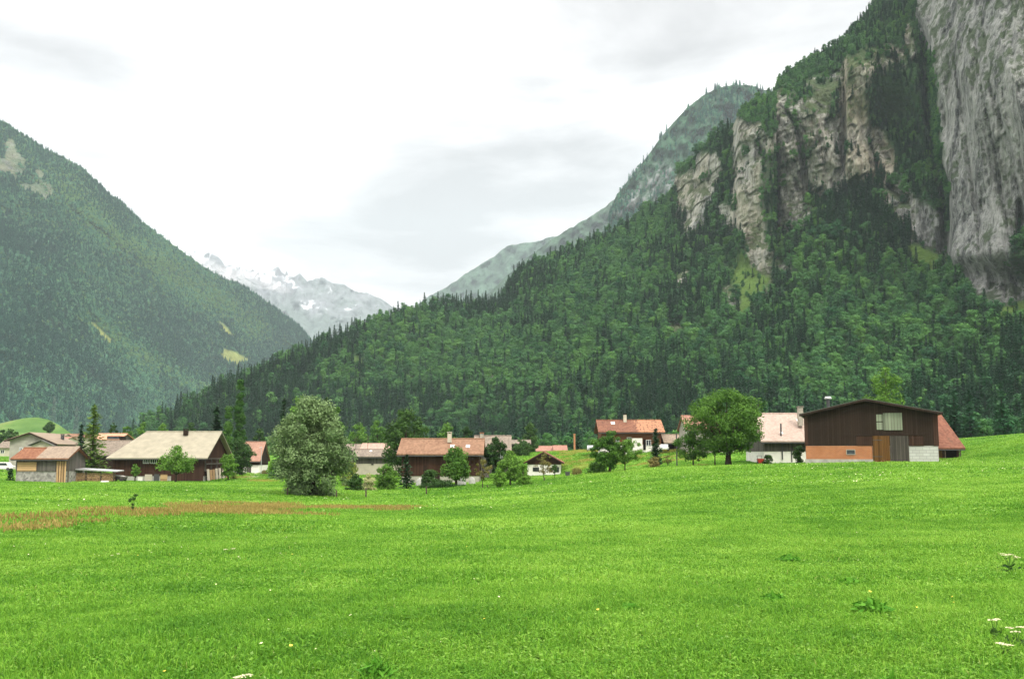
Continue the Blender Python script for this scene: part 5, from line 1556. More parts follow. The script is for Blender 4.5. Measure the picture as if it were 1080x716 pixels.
# ---- farmhouse with the pale roof
h = House('farmhouse', 'long dark red-brown farmhouse under a big pale beige roof', 'farmhouse', 168, 183, py=508)
s_ = k(183); X = lambda p: (p - 168) * s_; Z = lambda p: (508 - p) * s_
x0, x1 = X(119.5), X(215)
h.gable(x0, x1, 0, 15, Z(483) + .4, Z(456.5) + .3, W_BROWN, T_BEIGE, z_low=Z(502), low=CONCRETE, oh=1.1, og=.9, hip_l=4.0, sink=1.2)
h.chimney(X(183), 6.2, Z(459), Z(453.5), .75, W_DARK)
h.window(X(151), X(157.4), Z(489), Z(484.2), 0, WHITE, 3)
h.window(X(158.6), X(165), Z(489), Z(484.2), 0, WHITE, 3)
h.slab('window_board', X(166), X(172), Z(489), Z(484.4), W_PANEL, 0, .06)
h.slab('door', X(146), X(151), -.3, Z(503), PLASTER, .05, .09)
h.slab('door', X(153.5), X(161), -.3, Z(500.3), PLASTER_BEIGE, 0, .07)
h.slab('window', X(163), X(168.5), -.2, Z(500), METAL_D, 0, .06)
h.slab('door', X(169.8), X(177), -.3, Z(500.3), W_OCHRE, 0, .07)
h.slab('boards', X(181), X(214.5), -.3, Z(491), W_PANEL, 0, .05)
# timber frame of the open gable end
fr = MB()
for yy in (.25, 4.0, 7.4, 11.0, 14.6): fr.box(x1 + .004, x1 + .16, yy, yy + .22, Z(497), Z(484))
for zz in (Z(496.8), Z(490), Z(484.6)): fr.box(x1 + .17, x1 + .28, .25, 14.8, zz, zz + .2)
h.part('timber_frame', fr, W_GREY)
x, y, z = gpos(168, 183)
for n_, (yy, mt, lb, hh) in enumerate([(.35, W_LIGHT, 'white plank leaning at the farmhouse gable, the one nearest the front corner', 2.15), (2.0, W_TAN, 'tan board leaning at the gable beside the front white plank', 2.0), (3.7, W_TAN, 'second tan board leaning at the gable, narrow and shaded', 2.05), (5.5, W_LIGHT, 'white board in the middle of the row leaning at the gable', 2.2),
                                        (7.6, W_LIGHT, 'wide white board leaning at the gable, right of the middle one', 2.25), (9.9, W_LIGHT, 'white board second from the back of the gable row', 2.2), (12.2, W_TAN, 'tan board at the far back end of the gable row', 2.1)]):
    o = MB().hexa([(0, 0, -.5), (.05, 0, -.5), (.05, 1.35, -.5), (0, 1.35, -.5)], [(-.28, 0, hh), (-.23, 0, hh), (-.23, 1.35, hh), (-.28, 1.35, hh)]).build('leaning_board', mt)
    o.location = (x + x1 + .65, 183 + yy, z); tag(o, lb, 'board', 'boards leaning at the farmhouse gable')

# ---- stone shed on the far left
h = House('stone_shed', 'small stone and timber shed, its roof half rusty and half grey', 'shed', 42, 160, py=507.5)
s_ = k(160); X = lambda p: (p - 42) * s_; Z = lambda p: (507.5 - p) * s_
e_, r_ = Z(484.5) + .2, Z(472.5)
h.gable(X(17), X(69.5), 0, 7.2, e_, r_, W_GREY, T_RUST, z_low=Z(497), low=RUBBLE, oh=.75, og=.6, sink=.9)
rp = MB(); f0, fz = -.78, e_ - .75 * (r_ - e_) / 3.6
xa, xb = X(39.5), X(69.5) + .62
rp.hexa([(xa, f0, fz + .215), (xb, f0, fz + .215), (xb, 3.6, r_ + .215), (xa, 3.6, r_ + .215)], [(xa, f0, fz + .245), (xb, f0, fz + .245), (xb, 3.6, r_ + .245), (xa, 3.6, r_ + .245)])
o = h.part('roof_sheet', rp, T_LIGHTB, None, 'grey-brown newer half of the roof'); o.parent = h.roof
h.slab('board_panel', X(18.6), X(38.6), Z(496.8), Z(487.5), W_OCHRE, 0, .07, 'ochre planks')
h.slab('board_panel', X(39.6), X(59), Z(497), Z(488), W_GREY, 0, .09)
vb = MB()
for i_, xx in enumerate((60, 62.8, 65.4, 68)): vb.box(X(xx), X(xx + 1.9), -.12, -.06, -.5, Z(486.5))
h.part('posts', vb, W_TAN)
h.slab('slat_wall', X(60), X(69.6), -.5, Z(486.3), W_PANEL, .05, .10)
h.part('gable_prop', MB().box(X(72), X(73), -.2, -.05, -.6, Z(486)), POST_WOOD)
h.part('back_roof', MB().hexa([(X(69.5) + .64, 3.4, r_ - .12), (X(69.5) + .70, 3.4, r_ - .12), (X(69.5) + .70, 8.0, e_ - .55), (X(69.5) + .64, 8.0, e_ - .55)], [(X(69.5) + .64, 3.4, r_ + .12), (X(69.5) + .70, 3.4, r_ + .12), (X(69.5) + .70, 8.0, e_ - .3), (X(69.5) + .64, 8.0, e_ - .3)]), W_DARK)

# ---- big gabled house behind the shed
h = House('house', 'large grey-walled house with wide low gable behind the stone shed', 'house', 33, 226, py=490, turn=math.radians(4))
s_ = k(226); X = lambda p: (p - 33) * s_; Z = lambda p: (490 - p) * s_
h.gable(X(10), X(56), 0, 13, Z(464.5) + .1, Z(456), PLASTER_GREY, T_LIGHTB, oh=.9, og=.9, ridge='y', rx=X(31), sink=1.5, e_back=Z(467.5))
h.chimney(X(48), 9, Z(466), Z(458.5), .6, METAL_D)
h.part('porch_roof', MB().prism([(X(33), Z(469.6)), (X(46), Z(464.2)), (X(59), Z(470.2)), (X(59), Z(470.9)), (X(46), Z(465)), (X(33), Z(470.4))][::-1], 'y', -2.6, -.08), T_DARK, None, 'small dark porch gable')
h.part('porch_wall', MB().prism([(X(36), -1.0), (X(56), -1.0), (X(56), Z(470)), (X(46), Z(465.3)), (X(36), Z(470))], 'y', -1.9, -.1), PLASTER_BEIGE)
h.window(X(20), X(23), Z(478), Z(472), 0)

# ---- grey roof with dormer between the conifers and the farmhouse
h = House('house', 'house with grey roof and an orange-lit upper roof left of the pale farmhouse', 'house', 110, 236, z=float(at(110, 492, 236)[2]))
s_ = k(236); X = lambda p: (p - 110) * s_; Z = lambda p: (492 - p) * s_
h.gable(X(93), X(130), 0, 10, Z(479), Z(464.5), W_DARK, T_GREY, oh=.7, og=.4, sink=2)
h = House('house', 'orange-tiled house with a dark dormer window above the grey roof', 'house', 114, 262, z=float(at(114, 480, 262)[2]))
s_ = k(262); X = lambda p: (p - 114) * s_; Z = lambda p: (480 - p) * s_
h.gable(X(96), X(124), 0, 10, Z(463.5), Z(457), W_GREY, mat_tiles('lit_orange_tiles', (.42, .21, .12), (.54, .30, .19), moss=.05), oh=.6, og=.4, sink=2)  # orange tiles, the light on this roof put into their bright colour
dm = h.part('dormer', MB().box(X(112.5), X(126), -.5, 3.5, Z(464.5), Z(460)), W_DARK, h.roof)
h.part('dormer_window', MB().box(X(113.5), X(125), -.55, -.505, Z(463.8), Z(461)), GLASS, h.roof)

# ---- the far village
for px_, w_, Y_, ye, yr, mt, lb in [(57, 15, 420, 461, 457.5, T_LIGHTB, 'far brown roof right of the wide grey gable'), (72, 14, 440, 460.5, 457.2, T_ORANGE, 'far orange roof with the palest wall, left of the dark spruce'),
                                    (64, 10, 410, 463.5, 460.5, T_PINKRED, 'far reddish roof below the other far roofs'), (88, 14, 430, 461.5, 458, T_RED, 'far dull red roof behind the slender spruce and the larch'),
                                    (4, 16, 330, 472, 465, T_GREY, 'far dark-roofed house cut by the left picture edge')]:
    h = House('house', lb, 'house', px_, Y_, z=float(at(px_, 468 if Y_ > 350 else 478, Y_)[2]), group='far village houses')
    s_ = k(Y_); zb_ = 468 if Y_ > 350 else 478
    h.gable(-w_ / 2 * s_, w_ / 2 * s_, 0, 9, (zb_ - ye) * s_, (zb_ - yr) * s_, PLASTER_BEIGE, mt, oh=.6, og=.4, sink=4, purlin=False)
    h.window(-w_ * .25 * s_, -w_ * .25 * s_ + 1.2, (zb_ - ye) * s_ - 1.9, (zb_ - ye) * s_ - .7, 0)

# ---- firewood stack under a sheet roof, trailer
x, y, z = gpos(95, 164)
o = empty('firewood_shelter', (x, y, z)); tag(o, 'firewood stack under a pale metal sheet roof beside the stone shed', 'wood shelter')
s_ = k(164); X = lambda p: (p - 95) * s_; Z = lambda p: (507.5 - p) * s_
MB().hexa([(X(76.5), -.5, Z(494.5)), (X(124.5), -.5, Z(496.8)), (X(124.5), 2.6, Z(496.2)), (X(76.5), 2.6, Z(493.4))], [(X(76.5), -.5, Z(493.4)), (X(124.5), -.5, Z(495.9)), (X(124.5), 2.6, Z(495.2)), (X(76.5), 2.6, Z(492.4))]).build('sheet_roof', METAL, o)
lg = MB(); rw = random.Random(5)
for r in range(6):
    for c in range(24):
        xx = X(78.5) + (c + .5 * (r % 2)) * .27 + rw.uniform(-.03, .03); zz = .15 + r * .245
        if xx > X(119.5): continue
        a = rw.uniform(.09, .135)
        lg.tube([(xx, -.02 - rw.random() * .12, zz), (xx, .9, zz)], a, 7)
st = lg.build('log_stack', W_END, o)
for p_ in (77.3, 92, 107.5, 121): MB().box(X(p_) - .06, X(p_) + .06, -.3, -.18, -.5, Z(495.8)).build('post', POST_WOOD, o)
MB().box(X(108.5), X(112), .2, 1.4, -.4, Z(499)).build('crate', W_OCHRE, o)
x, y, z = gpos(124, 166)
o = empty('wagon', (x, y, z)); tag(o, 'low dark farm wagon with sloped load beside the firewood stack', 'wagon')
MB().hexa([(-1.2, 0, .45), (1.15, 0, .45), (1.15, 1.3, .45), (-1.2, 1.3, .45)], [(-1.3, -.05, .95), (1.3, -.05, .9), (1.3, 1.35, .9), (-1.3, 1.35, .95)]).build('wagon_body', W_GREY, o)
MB().hexa([(-1.1, .1, .96), (1.1, .1, .93), (1.1, 1.2, .93), (-1.1, 1.2, .96)], [(-.6, .3, 1.25), (.7, .3, 1.12), (.7, 1.0, 1.12), (-.6, 1.0, 1.25)]).build('load', RUBBLE, o)
for xx in (-.75, .75):
    for yy in (-.12, 1.28): MB().tube([(xx, yy, .28), (xx, yy + .16, .28)], .30, 14).build('wheel', METAL_D, o)
x, y, z = gpos(110.5, 160)
o = MB().box(-.55, .55, 0, .7, -.2, .28).box(-.5, .5, .06, .64, .283, .34).build('stone_block', PLASTER, None, .03); o.location = (x, y, z); tag(o, 'low white stone block in front of the firewood stack', 'stone block')

# ---- pale things near the houses
def car(px_, Y_, py_, label, rz):
    x = float(at(px_, py_, Y_)[0]); z = float(at(px_, py_, Y_)[2])
    o = empty('parked_car', (x, Y_, z), rz); tag(o, label, 'car', 'pale cars by the chalet')
    prof = [(-2.05, .35), (2.05, .35), (2.1, .75), (1.5, .88), (.85, 1.38), (-.9, 1.42), (-1.7, .98), (-2.1, .85)]
    MB().prism(prof, 'y', -.82, .82).build('body', WHITE, o, .06)
    MB().prism([(-1.35, .95), (1.2, .95), (.8, 1.3), (-.9, 1.33)], 'y', -.835, .835).build('windows', GLASS, o)
    for xx in (-1.3, 1.3):
        for yy in (-.86, .70): MB().tube([(xx, yy, .32), (xx, yy + .16, .32)], .32, 14).build('wheel', METAL_D, o)
car(623, 235, 476, 'small white car parked left of the brown chalet', 1.5)
car(701, 218, 475.5, 'small white car parked between the cypress and the annex', 1.35)
x, y, z = gpos(3, 215)
o = empty('parked_van', (x, y, z + .3), .1); tag(o, 'pale vehicle standing at the left picture edge behind the stone shed', 'van')
MB().prism([(-2.3, .3), (2.3, .3), (2.35, .95), (1.7, 1.1), (1.2, 1.75), (-2.2, 1.8), (-2.35, 1.0)], 'y', -.9, .9).build('body', mat_plain('pale_pink_paint', (.72, .66, .64), .05, 2, .4, .4, 0), o, .07)
MB().prism([(-1.9, 1.1), (1.3, 1.1), (1.0, 1.6), (-1.9, 1.65)], 'y', -.915, .915).build('windows', GLASS, o)
for xx in (-1.4, 1.4):
    for yy in (-.94, .78): MB().tube([(xx, yy, .33), (xx, yy + .16, .33)], .33, 14).build('wheel', METAL_D, o)
for px_, Y_, w_, hh, lb in [(444, 141, 1.5, 1.15, 'pale rounded tarpaulin mound below the brown wall, left of the dark shrub'), (487, 138, 1.3, 1.1, 'pale rounded mound under the tree before the orange roof'), (498, 142, 1.0, 1.0, 'small grey mound near the thin yellowish tree')]:
    x, y, z = gpos(px_, Y_)
    mb = MB(); nn = 12
    ringv = []
    for a in range(5):
        t = a / 4; rr = w_ * .5 * math.cos(t * 1.45) ** .7; zz = -.2 + (hh + .2) * math.sin(t * 1.5)
        ringv.append([(rr * math.cos(2 * math.pi * q_ / nn) * (1 + .12 * math.sin(3 * q_)), rr * math.sin(2 * math.pi * q_ / nn), zz + .06 * math.cos(2.3 * q_) * (1 - t)) for q_ in range(nn)])
    mb.add([p for r in ringv for p in r], [(a * nn + q_, a * nn + (q_ + 1) % nn, (a + 1) * nn + (q_ + 1) % nn, (a + 1) * nn + q_) for a in range(4) for q_ in range(nn)] + [tuple(4 * nn + q_ for q_ in range(nn))])
    o = mb.build('covered_mound', PALE_TARP, None, 0, True); o.location = (x, y, z); tag(o, lb, 'tarpaulin')
x, y, z = gpos(803, 153)
o = empty('hand_cart', (x, y, z)); tag(o, 'small red cart beside the white wall of the pink-roofed house', 'cart')
MB().hexa([(-.4, 0, .35), (.4, 0, .35), (.4, .8, .35), (-.4, .8, .35)], [(-.5, -.08, 1.0), (.5, -.08, 1.0), (.5, .88, 1.0), (-.5, .88, 1.0)]).build('tub', RED_P, o)
for xx in (-.5, .42): MB().tube([(xx, .4, .3), (xx + .08, .4, .3)], .3, 12).build('wheel', METAL_D, o)
MB().tube([(-.3, .8, .8), (-.35, 1.2, 1.45)], .03, 6).tube([(.3, .8, .8), (.35, 1.2, 1.45)], .03, 6).tube([(-.35, 1.2, 1.45), (.35, 1.2, 1.45)], .03, 6).build('handle', METAL_D, o)
x, y, z = gpos(843, 138)
o = MB().tube([(0, 0, -.1), (0, 0, .5), (0, 0, .62)], [.38, .48, .5], 12).build('plant_tub', METAL_D); o.location = (x, y, z); tag(o, 'dark tub under the leafy bush beside the barn', 'tub')
x, y, z = gpos(598.5, 160)
o = MB().box(-.35, .35, -.3, .3, -.1, .75).box(-.4, .4, -.35, .35, .753, .83).build('waste_bin', METAL_D, None, .02); o.location = (x, y, z); tag(o, 'small dark bin in the grass right of the white cottage', 'bin')

# ---- posts
def post(px_, Y_, hpx, label, w=.07, name='fence_post', cat='post', lean=0.0):
    x, y, z = gpos(px_, Y_); hh = hpx * k(Y_)
    o = MB().hexa([(-w, -w, -.3), (w, -w, -.3), (w, w, -.3), (-w, w, -.3)], [(-w * .8 + lean, -w * .8, hh), (w * .8 + lean, -w * .8, hh), (w * .8 + lean, w * .8, hh * .97), (-w * .8 + lean, w * .8, hh * .97)]).build(name, POST_WOOD)
    o.location = (x, y, z); tag(o, label, cat, 'weathered posts along the field edge')
post(304, 106, 8.5, 'short post in the grass just left of the willow')
post(355.5, 106, 8, 'short post close to the right foot of the willow')
post(386.5, 107, 10.5, 'dark post in the grass in front of the cream-flowered bush', .085)
post(450, 112, 9.5, 'dark post in the grass below the orange-roofed house', .085)
post(509, 122, 3, 'stub of a post by the foot of the thin yellowish tree')
post(514, 121, 4, 'stub post right of the thin yellowish tree')
post(574, 128, 4, 'stub post in the grass before the white cottage', .08)
post(543.5, 122, 3, 'stub post under the fresh green fruit tree')
post(551, 124, 3.5, 'stub post by the loose yellow-green bush')
post(216, 80, 7, 'thin leaning stick on the field track left of the willow', .03, lean=-.22)
x, y, z = gpos(714, 158); hh = (492 - 456.5) * k(158)
o = MB().tube([(0, 0, -.4), (0, 0, hh)], [.11, .085], 8).build('utility_pole', METAL_D); o.location = (x, y, z); tag(o, 'plain black pole between the cypress and the great round tree', 'pole')


# ---- lattice pylons in front of the left mountain
def pylon(px_, Y_, y0, y1, label):
    x, y, zb_ = [float(v) for v in at(px_, y1, Y_)]; zt = float(at(px_, y0, Y_)[2]); H = zt - zb_
    mb = MB(); nseg = 7
    wd = lambda t: 1.9 * (1 - t) + .35
    for a in (-1, 1):
        for b in (-1, 1): mb.tube([(a * wd(0), b * wd(0), -4), (a * wd(1), b * wd(1), H)], .06, 4)
    for i_ in range(nseg):
        t0, t1 = i_ / nseg, (i_ + 1) / nseg
        for b in (-1, 1):
            mb.tube([(-wd(t0), b * wd(t0), H * t0), (wd(t1), b * wd(t1), H * t1)], .04, 4)
            mb.tube([(b * wd(t0), -wd(t0), H * t0), (b * wd(t1), wd(t1), H * t1)], .04, 4)
    for t in (.72, .86): mb.tube([(-4.2, 0, H * t), (0, 0, H * t + .8), (4.2, 0, H * t)], .12, 4)
    o = mb.build('power_pylon', METAL_G); o.location = (x, y, zb_); tag(o, label, 'pylon', 'pylons under the left mountain')
pylon(55, 760, 418, 470, 'faint grey lattice pylon above the wide grey gable')
pylon(79, 860, 428, 470, 'faint grey lattice pylon above the slender dark spruce')
# ------------------------------------------------------------------ meadow grass
def mat_blade(name, cols, straw, dryc):
    m, nt, out = new_mat(name)
    pos, f = grass_colour(nt)
    t = attr(nt, 'tone')
    oi = N(nt, 'ShaderNodeObjectInfo').outputs['Random']
    g = math_(nt, 'ADD', math_(nt, 'MULTIPLY', math_(nt, 'ADD', math_(nt, 'MULTIPLY', f, 1.15), -.06), .9), math_(nt, 'ADD', math_(nt, 'MULTIPLY', math_(nt, 'SUBTRACT', t, .5), .36), math_(nt, 'MULTIPLY', math_(nt, 'SUBTRACT', oi, .5), .16)))
    col = ramp(nt, g, [(.25, cols[0]), (.45, cols[1]), (.68, cols[2])])
    col = mixc(nt, math_(nt, 'MULTIPLY', math_(nt, 'GREATER_THAN', t, .95), .8), col, straw)
    surface(nt, out, col, .6, .06, None, .35)
    return m


M_BLADE = mat_blade('grass_blade', [(.060, .180, .016), (.150, .335, .028), (.30, .48, .068)], (.34, .36, .12), None)
M_CLOVER = mat_blade('meadow_leaf', [(.060, .175, .02), (.148, .32, .034), (.29, .46, .09)], (.22, .36, .10), None)
M_SORREL = mat_leaf('sorrel_stalk', (.21, .16, .045), (.38, .30, .09), rnd=.3)
M_PETAL = mat_plain('cream_petal', (.62, .58, .36), .1, 5, .8, .1, 0)
M_BUTTER = mat_plain('yellow_petal', (.75, .60, .08), .1, 5, .7, .1, 0)
M_STALK = mat_plain('green_stalk', (.08, .17, .03), .2, 5, .8, .1, 0)


def grass_patch(seed, size, n, hgt, wid, leafy=.25, leaf=.02):
    rg = np.random.default_rng(seed)
    V, q, tr, tone = [], [], [], []
    # tufts
    nt_ = max(4, int(n / 16))
    tc_ = (rg.random((nt_, 2)) - .5) * size
    th = .55 + .7 * rg.random(nt_)
    k = rg.integers(0, nt_, n)
    base = tc_[k] + rg.normal(size=(n, 2)) * size * .055
    base = np.where(rg.random((n, 1)) < .35, (rg.random((n, 2)) - .5) * size, base)
    a = rg.random(n) * 6.283; ln = hgt * th[k] * (.5 + .7 * rg.random(n)); bend = ln * (.25 + .65 * rg.random(n))
    w = wid * (.6 + .8 * rg.random(n)) * .5
    d = np.stack([np.cos(a), np.sin(a)], 1); s = np.stack([-np.sin(a + rg.normal(size=n) * .8), np.cos(a)], 1)
    s /= np.linalg.norm(s, axis=1, keepdims=True)
    z0 = np.full((n, 1), -.03)
    b0 = np.hstack([base - s * w[:, None], z0]); b1 = np.hstack([base + s * w[:, None], z0])
    mid = base + d * (bend * .35)[:, None]; zm = (ln * .62)[:, None]
    m0 = np.hstack([mid - s * w[:, None] * .8, zm]); m1 = np.hstack([mid + s * w[:, None] * .8, zm])
    tip = np.hstack([base + d * bend[:, None], (ln * (.95 - .25 * bend / ln))[:, None]])
    V = np.stack([b0, b1, m1, m0, tip], 1).reshape(-1, 3)
    o = np.arange(n)[:, None] * 5
    q = np.hstack([o, o + 1, o + 2, o + 3]); tr = np.hstack([o + 3, o + 2, o + 4])
    tone = np.repeat(np.clip(.5 * rg.random(n) + .5 * rg.random(nt_)[k], 0, 1), 5)
    nl = int(n * leafy)
    c = np.hstack([(rg.random((nl, 2)) - .5) * size, (hgt * (.15 + .5 * rg.random(nl)))[:, None]])
    nr = unit(rg, nl) * .6 + np.array([0, 0, 1.]); nr /= np.linalg.norm(nr, axis=1, keepdims=True)
    sz = leaf * (.6 + .8 * rg.random(nl))
    V2, q2, t2 = quads_from(c, nr, unit(rg, nl), sz, sz * .6, rg.random(nl))
    me = np_mesh('patch', np.vstack([V, V2]), np.vstack([q, q2 + len(V)]), {'tone': np.concatenate([tone, t2])}, False, tr)
    me.materials.append(M_BLADE); me.materials.append(M_CLOVER)
    mi = np.zeros(len(me.polygons), np.int32); mi[n:n + nl] = 1
    me.polygons.foreach_set('material_index', mi)
    return bpy.data.objects.new('patch%03d' % seed, me)


def lie(x, y, spin):
    e = .6
    gx_ = (ground_z(x + e, y) - ground_z(x - e, y)) / (2 * e); gy_ = (ground_z(x, y + e) - ground_z(x, y - e)) / (2 * e)
    out = np.empty((len(x), 3))
    for i_ in range(len(x)):
        n_ = Vector((-gx_[i_], -gy_[i_], 1)).normalized()
        qd = Vector((0, 0, 1)).rotation_difference(n_)
        out[i_] = (qd.to_matrix() @ Matrix.Rotation(spin[i_], 3, 'Z')).to_euler()
    return out


def ring(name, objs, y0, y1, cell, seed, smin=.8, smax=1.25, xmax=.60, thin=None):
    rg = np.random.default_rng(seed)
    xs, ys = [], []
    yy = y0
    nx_tot = np.arange(y0, y1, cell)
    for y_ in nx_tot:
        lim = xmax * y_ + 9.0
        x_ = np.arange(-lim, lim, cell)
        xs.append(x_); ys.append(np.full(len(x_), y_))
    x = np.concatenate(xs); y = np.concatenate(ys)
    x = x + rg.uniform(-.5, .5, len(x)) * cell; y = y + rg.uniform(-.5, .5, len(x)) * cell
    if thin is not None:
        kp = thin(x, y, rg); x, y = x[kp], y[kp]
    n = len(x)
    sc = rg.uniform(smin, smax, n)
    hz = sc * (.85 + .5 * np.clip(fbm(x * .25, y * .25, octaves=3, seed=seed) + .2, -.4, .8))
    c = proto_collection(name + '_kinds', objs)
    o = scatter(name, c, np.stack([x, y, ground_z(x, y)], 1), lie(x, y, rg.random(n) * 6.28), np.stack([sc, sc, hz], 1), rg.integers(0, len(objs), n))
    tag(o, kind='stuff')
    print(name, n)
    return o


def outside_houses(x, y, rg):
    px_, py_ = to_px(x, y, ground_z(x, y))
    ok = np.ones(len(x), bool)
    for a, b_, y0, y1 in [(857, 985, 121, 150), (975, 1020, 137, 156), (800, 870, 154, 172), (418, 512, 148, 166), (112, 222, 181, 202), (14, 74, 158, 170), (250, 275, 195, 240)]:
        ok &= ~((px_ > a) & (px_ < b_) & (y > y0) & (y < y1))
    return ok


ring('grass', [grass_patch(1 + a, .6, 440, .115, .007, .6, .016) for a in range(6)], 2.6, 15, .30, 501)
ring('grass_beyond', [grass_patch(11 + a, 1.1, 560, .13, .012, .5, .024) for a in range(5)], 14.5, 34, .58, 502)
ring('grass_middle', [grass_patch(21 + a, 2.4, 640, .15, .026, .4, .045) for a in range(5)], 33, 72, 1.35, 503)
ring('grass_beyond_village', [grass_patch(41 + a, 9.0, 800, .24, .10, .3, .18) for a in range(3)], 182, 300, 6.5, 508, xmax=.5, thin=outside_houses)
ring('grass_far', [grass_patch(31 + a, 5.0, 700, .20, .06, .3, .10) for a in range(4)], 70, 182, 3.4, 504, thin=outside_houses)


# reddish sorrel growing in the dry strip and the meadow behind
def sorrel_patch(seed):
    rg = np.random.default_rng(seed)
    n = 260; sz = 2.4
    b = (rg.random((n, 2)) - .5) * sz; h_ = .16 + .2 * rg.random(n)
    c = np.hstack([b, (h_ * .75)[:, None]])
    nr = unit(rg, n); nr[:, 2] *= .3; nr /= np.linalg.norm(nr, axis=1, keepdims=True)
    ax = np.repeat([[0., 0, 1]], n, 0) + rg.normal(size=(n, 3)) * .25
    V, q, t = quads_from(c, nr, ax, h_ * .3, np.full(n, .022), rg.random(n))
    me = np_mesh('sorrel', V, q, {'tone': t}); me.materials.append(M_SORREL)
    return bpy.data.objects.new('sorrel%02d' % seed, me)


def sorrel_where(x, y, rg):
    b_, d_, r_ = field_masks(x, y, ground_z(x, y))
    return rg.random(len(x)) < np.clip(b_ * (.28 + .6 * fbm(x * .3, y * .3, octaves=2, seed=6)), 0, 1)
ring('sorrel', [sorrel_patch(a) for a in range(3)], 24, 80, 1.15, 505, thin=sorrel_where)

def meadow_where(x, y, rg):
    b_, d_, r_ = field_masks(x, y, ground_z(x, y))
    return rg.random(len(x)) < .5 * d_ * np.clip(.6 + 1.2 * fbm(x * .08, y * .08, octaves=2, seed=16), 0, 1)
_ms = M_SORREL; M_SORREL = mat_leaf('seed_head', (.26, .27, .05), (.42, .36, .10), rnd=.3)
ring('seeding_meadow', [sorrel_patch(a + 10) for a in range(3)], 150, 300, 2.6, 509, smin=1.2, smax=1.8, thin=meadow_where)


def flower_patch(seed, mat, n, sz, r):
    rg = np.random.default_rng(seed)
    V = []; q = []; o = 0
    b = (rg.random((n, 2)) - .5) * sz
    nr = unit(rg, n) * .5 + np.array([0, 0, 1.]); nr /= np.linalg.norm(nr, axis=1, keepdims=True)
    s = r * (.6 + .8 * rg.random(n))
    V, q, t = quads_from(np.hstack([b, (.15 + .12 * rg.random(n))[:, None]]), nr, unit(rg, n), s, s * .8, rg.random(n))
    me = np_mesh('flowers', V, q); me.materials.append(mat)
    return bpy.data.objects.new('flowers%02d' % seed, me)
def flower_where(x, y, rg):
    px_, py_ = to_px(x, y, ground_z(x, y))
    d_ = .05 + .5 * np.exp(-((px_ - 860) / 90) ** 2 - ((y - 112) / 14) ** 2) + .25 * (fbm(x * .12, y * .12, octaves=3, seed=8) > .2)
    return rg.random(len(x)) < d_
ring('meadow_flowers', [flower_patch(1, M_PETAL, 5, 1.6, .013), flower_patch(2, M_PETAL, 4, 2.0, .015), flower_patch(3, M_BUTTER, 4, 1.6, .014)], 7, 60, 1.3, 506, thin=flower_where)
ring('far_meadow_flowers', [flower_patch(4, M_PETAL, 9, 3.5, .055), flower_patch(5, M_PETAL, 6, 3.5, .06)], 60, 122, 3.4, 507, thin=flower_where)


# ---- single tall flowers and weeds one can count
def umbel(px_, Y_, hpx, wpx, label, heads=4):
    rg = np.random.default_rng(int(px_ * 7 + Y_))
    x, y, z = gpos(px_, Y_); hh = hpx * mpp(Y_); R = wpx * .5 * mpp(Y_)
    o = empty('umbel_flower', (x, y, z)); tag(o, label, 'wildflower', 'cream umbel flowers in the meadow')
    st = MB()
    tops = []
    for a in range(heads):
        t = 6.283 * a / heads + rg.random()
        c = (math.cos(t) * R * (.75 if heads > 1 else 0), math.sin(t) * R * .6, hh * (.8 + .25 * rg.random())); tops.append(c)
        st.tube([(0, 0, -.05), (c[0] * .3, c[1] * .3, c[2] * .6), c], [.006, .005, .003], 5)
    st.build('stalk', M_STALK, o)
    for c in tops:
        n = 46; rr = max(.035, R * .42)
        d_ = rg.normal(size=(n, 2)) * rr * .5
        C = np.hstack([d_ + np.array(c[:2]), (c[2] + .02 - 2.2 * (d_ ** 2).sum(1))[:, None]])
        nr = unit(rg, n) * .4 + np.array([0, 0, 1.]); nr /= np.linalg.norm(nr, axis=1, keepdims=True)
        V, q, t = quads_from(C, nr, unit(rg, n), np.full(n, .012), np.full(n, .010), rg.random(n))
        link_mesh('umbel', np_mesh('umbel', V, q), M_PETAL, o)
    V, q, t = quads_from(np.stack([rg.normal(size=30) * R * .5, rg.normal(size=30) * R * .5, hh * .15 + rg.random(30) * hh * .35], 1), unit(rg, 30), unit(rg, 30), np.full(30, .05), np.full(30, .02), rg.random(30))
    link_mesh('leaves', np_mesh('leaves', V, q, {'tone': t}), M_LEAF['dark'], o)


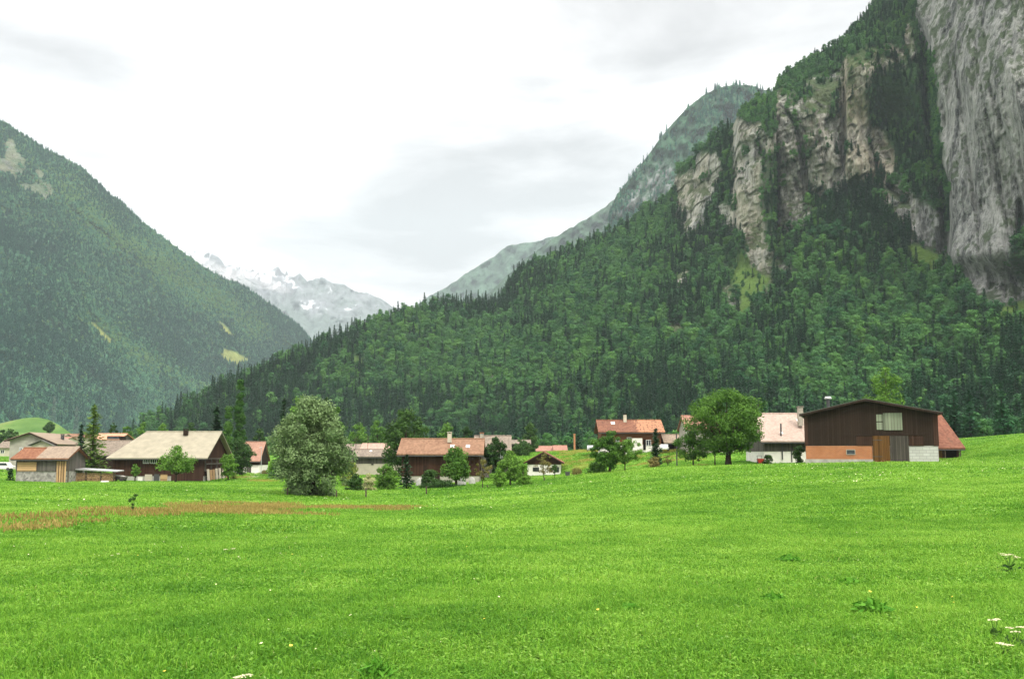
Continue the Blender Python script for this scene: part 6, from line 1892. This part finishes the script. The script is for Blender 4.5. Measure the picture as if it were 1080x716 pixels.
umbel(1059, 17.5, 20, 18, 'cluster of cream umbels standing tallest at the right edge of the meadow', 6)
umbel(1078, 17.8, 22, 8, 'single cream umbel at the very right edge beside the tall cluster', 1)
umbel(1040, 10.3, 22, 12, 'low cream umbel nearest the right foreground, left of its pair', 2)
umbel(1062, 9.8, 20, 16, 'pair of cream umbels low at the right edge of the foreground', 3)
umbel(1049, 9.3, 14, 12, 'small faded umbel just below the foreground pair', 2)
umbel(263, 8.0, 14, 12, 'cream flower in the bottom grass, left of the middle', 2)
umbel(952, 7.6, 12, 10, 'pale flower in the bottom right grass', 2)
umbel(245, 24, 7, 10, 'far small umbel alone in the left field', 2)
umbel(126, 23, 7, 8, 'tiny umbel in the field furthest to the left', 2)


def weed(px_, Y_, wpx, hpx, label, long_=False):
    rg = np.random.default_rng(int(px_ * 3 + Y_ * 11))
    x, y, z = gpos(px_, Y_); R = wpx * .5 * mpp(Y_); hh = hpx * mpp(Y_)
    n = 170
    a = rg.random(n) * 6.283; r = R * np.sqrt(rg.random(n))
    c = np.stack([np.cos(a) * r, np.sin(a) * r * .8, hh * (.25 + .75 * rg.random(n)) * (1 - .5 * (r / R) ** 2)], 1)
    nr = unit(rg, n) * .8 + np.stack([np.cos(a) * .6, np.sin(a) * .6, np.full(n, .7)], 1); nr /= np.linalg.norm(nr, axis=1, keepdims=True)
    ax = np.stack([np.cos(a), np.sin(a), np.full(n, 1.6 if long_ else .5)], 1)
    s = (.075 if long_ else .055) * (.6 + .8 * rg.random(n))
    V, q, t = quads_from(c, nr, ax, s, s * (.14 if long_ else .45), rg.random(n))
    o = link_mesh('weed_tuft' if long_ else 'dock_weed', np_mesh('weed', V, q, {'tone': t}), M_LEAF['weed'])
    o.location = (x, y, z); tag(o, label, 'weed', 'dark weeds in the meadow')


M_LEAF['weed'] = mat_leaf('leaf_weed', (.05, .18, .012), (.12, .31, .03), rnd=.1)
weed(912, 12.0, 44, 20, 'largest dark leafy weed clump in the right meadow')
weed(828, 20, 24, 9, 'dark weed with pale specks further up the right meadow')
weed(890, 15.5, 26, 9, 'flat dark weed above the largest clump')
weed(812, 13.4, 26, 10, 'spread-out weed left of the largest clump, nearer the middle')
weed(400, 8.4, 34, 22, 'dark long-leaved tuft in the bottom grass left of the middle', True)
weed(300, 7.6, 40, 24, 'long-leaved tuft at the bottom edge, far left of the middle', True)
weed(930, 7.6, 26, 26, 'long-leaved tuft at the bottom edge on the right', True)
weed(660, 12.4, 18, 9, 'small upright weed near the middle of the meadow')
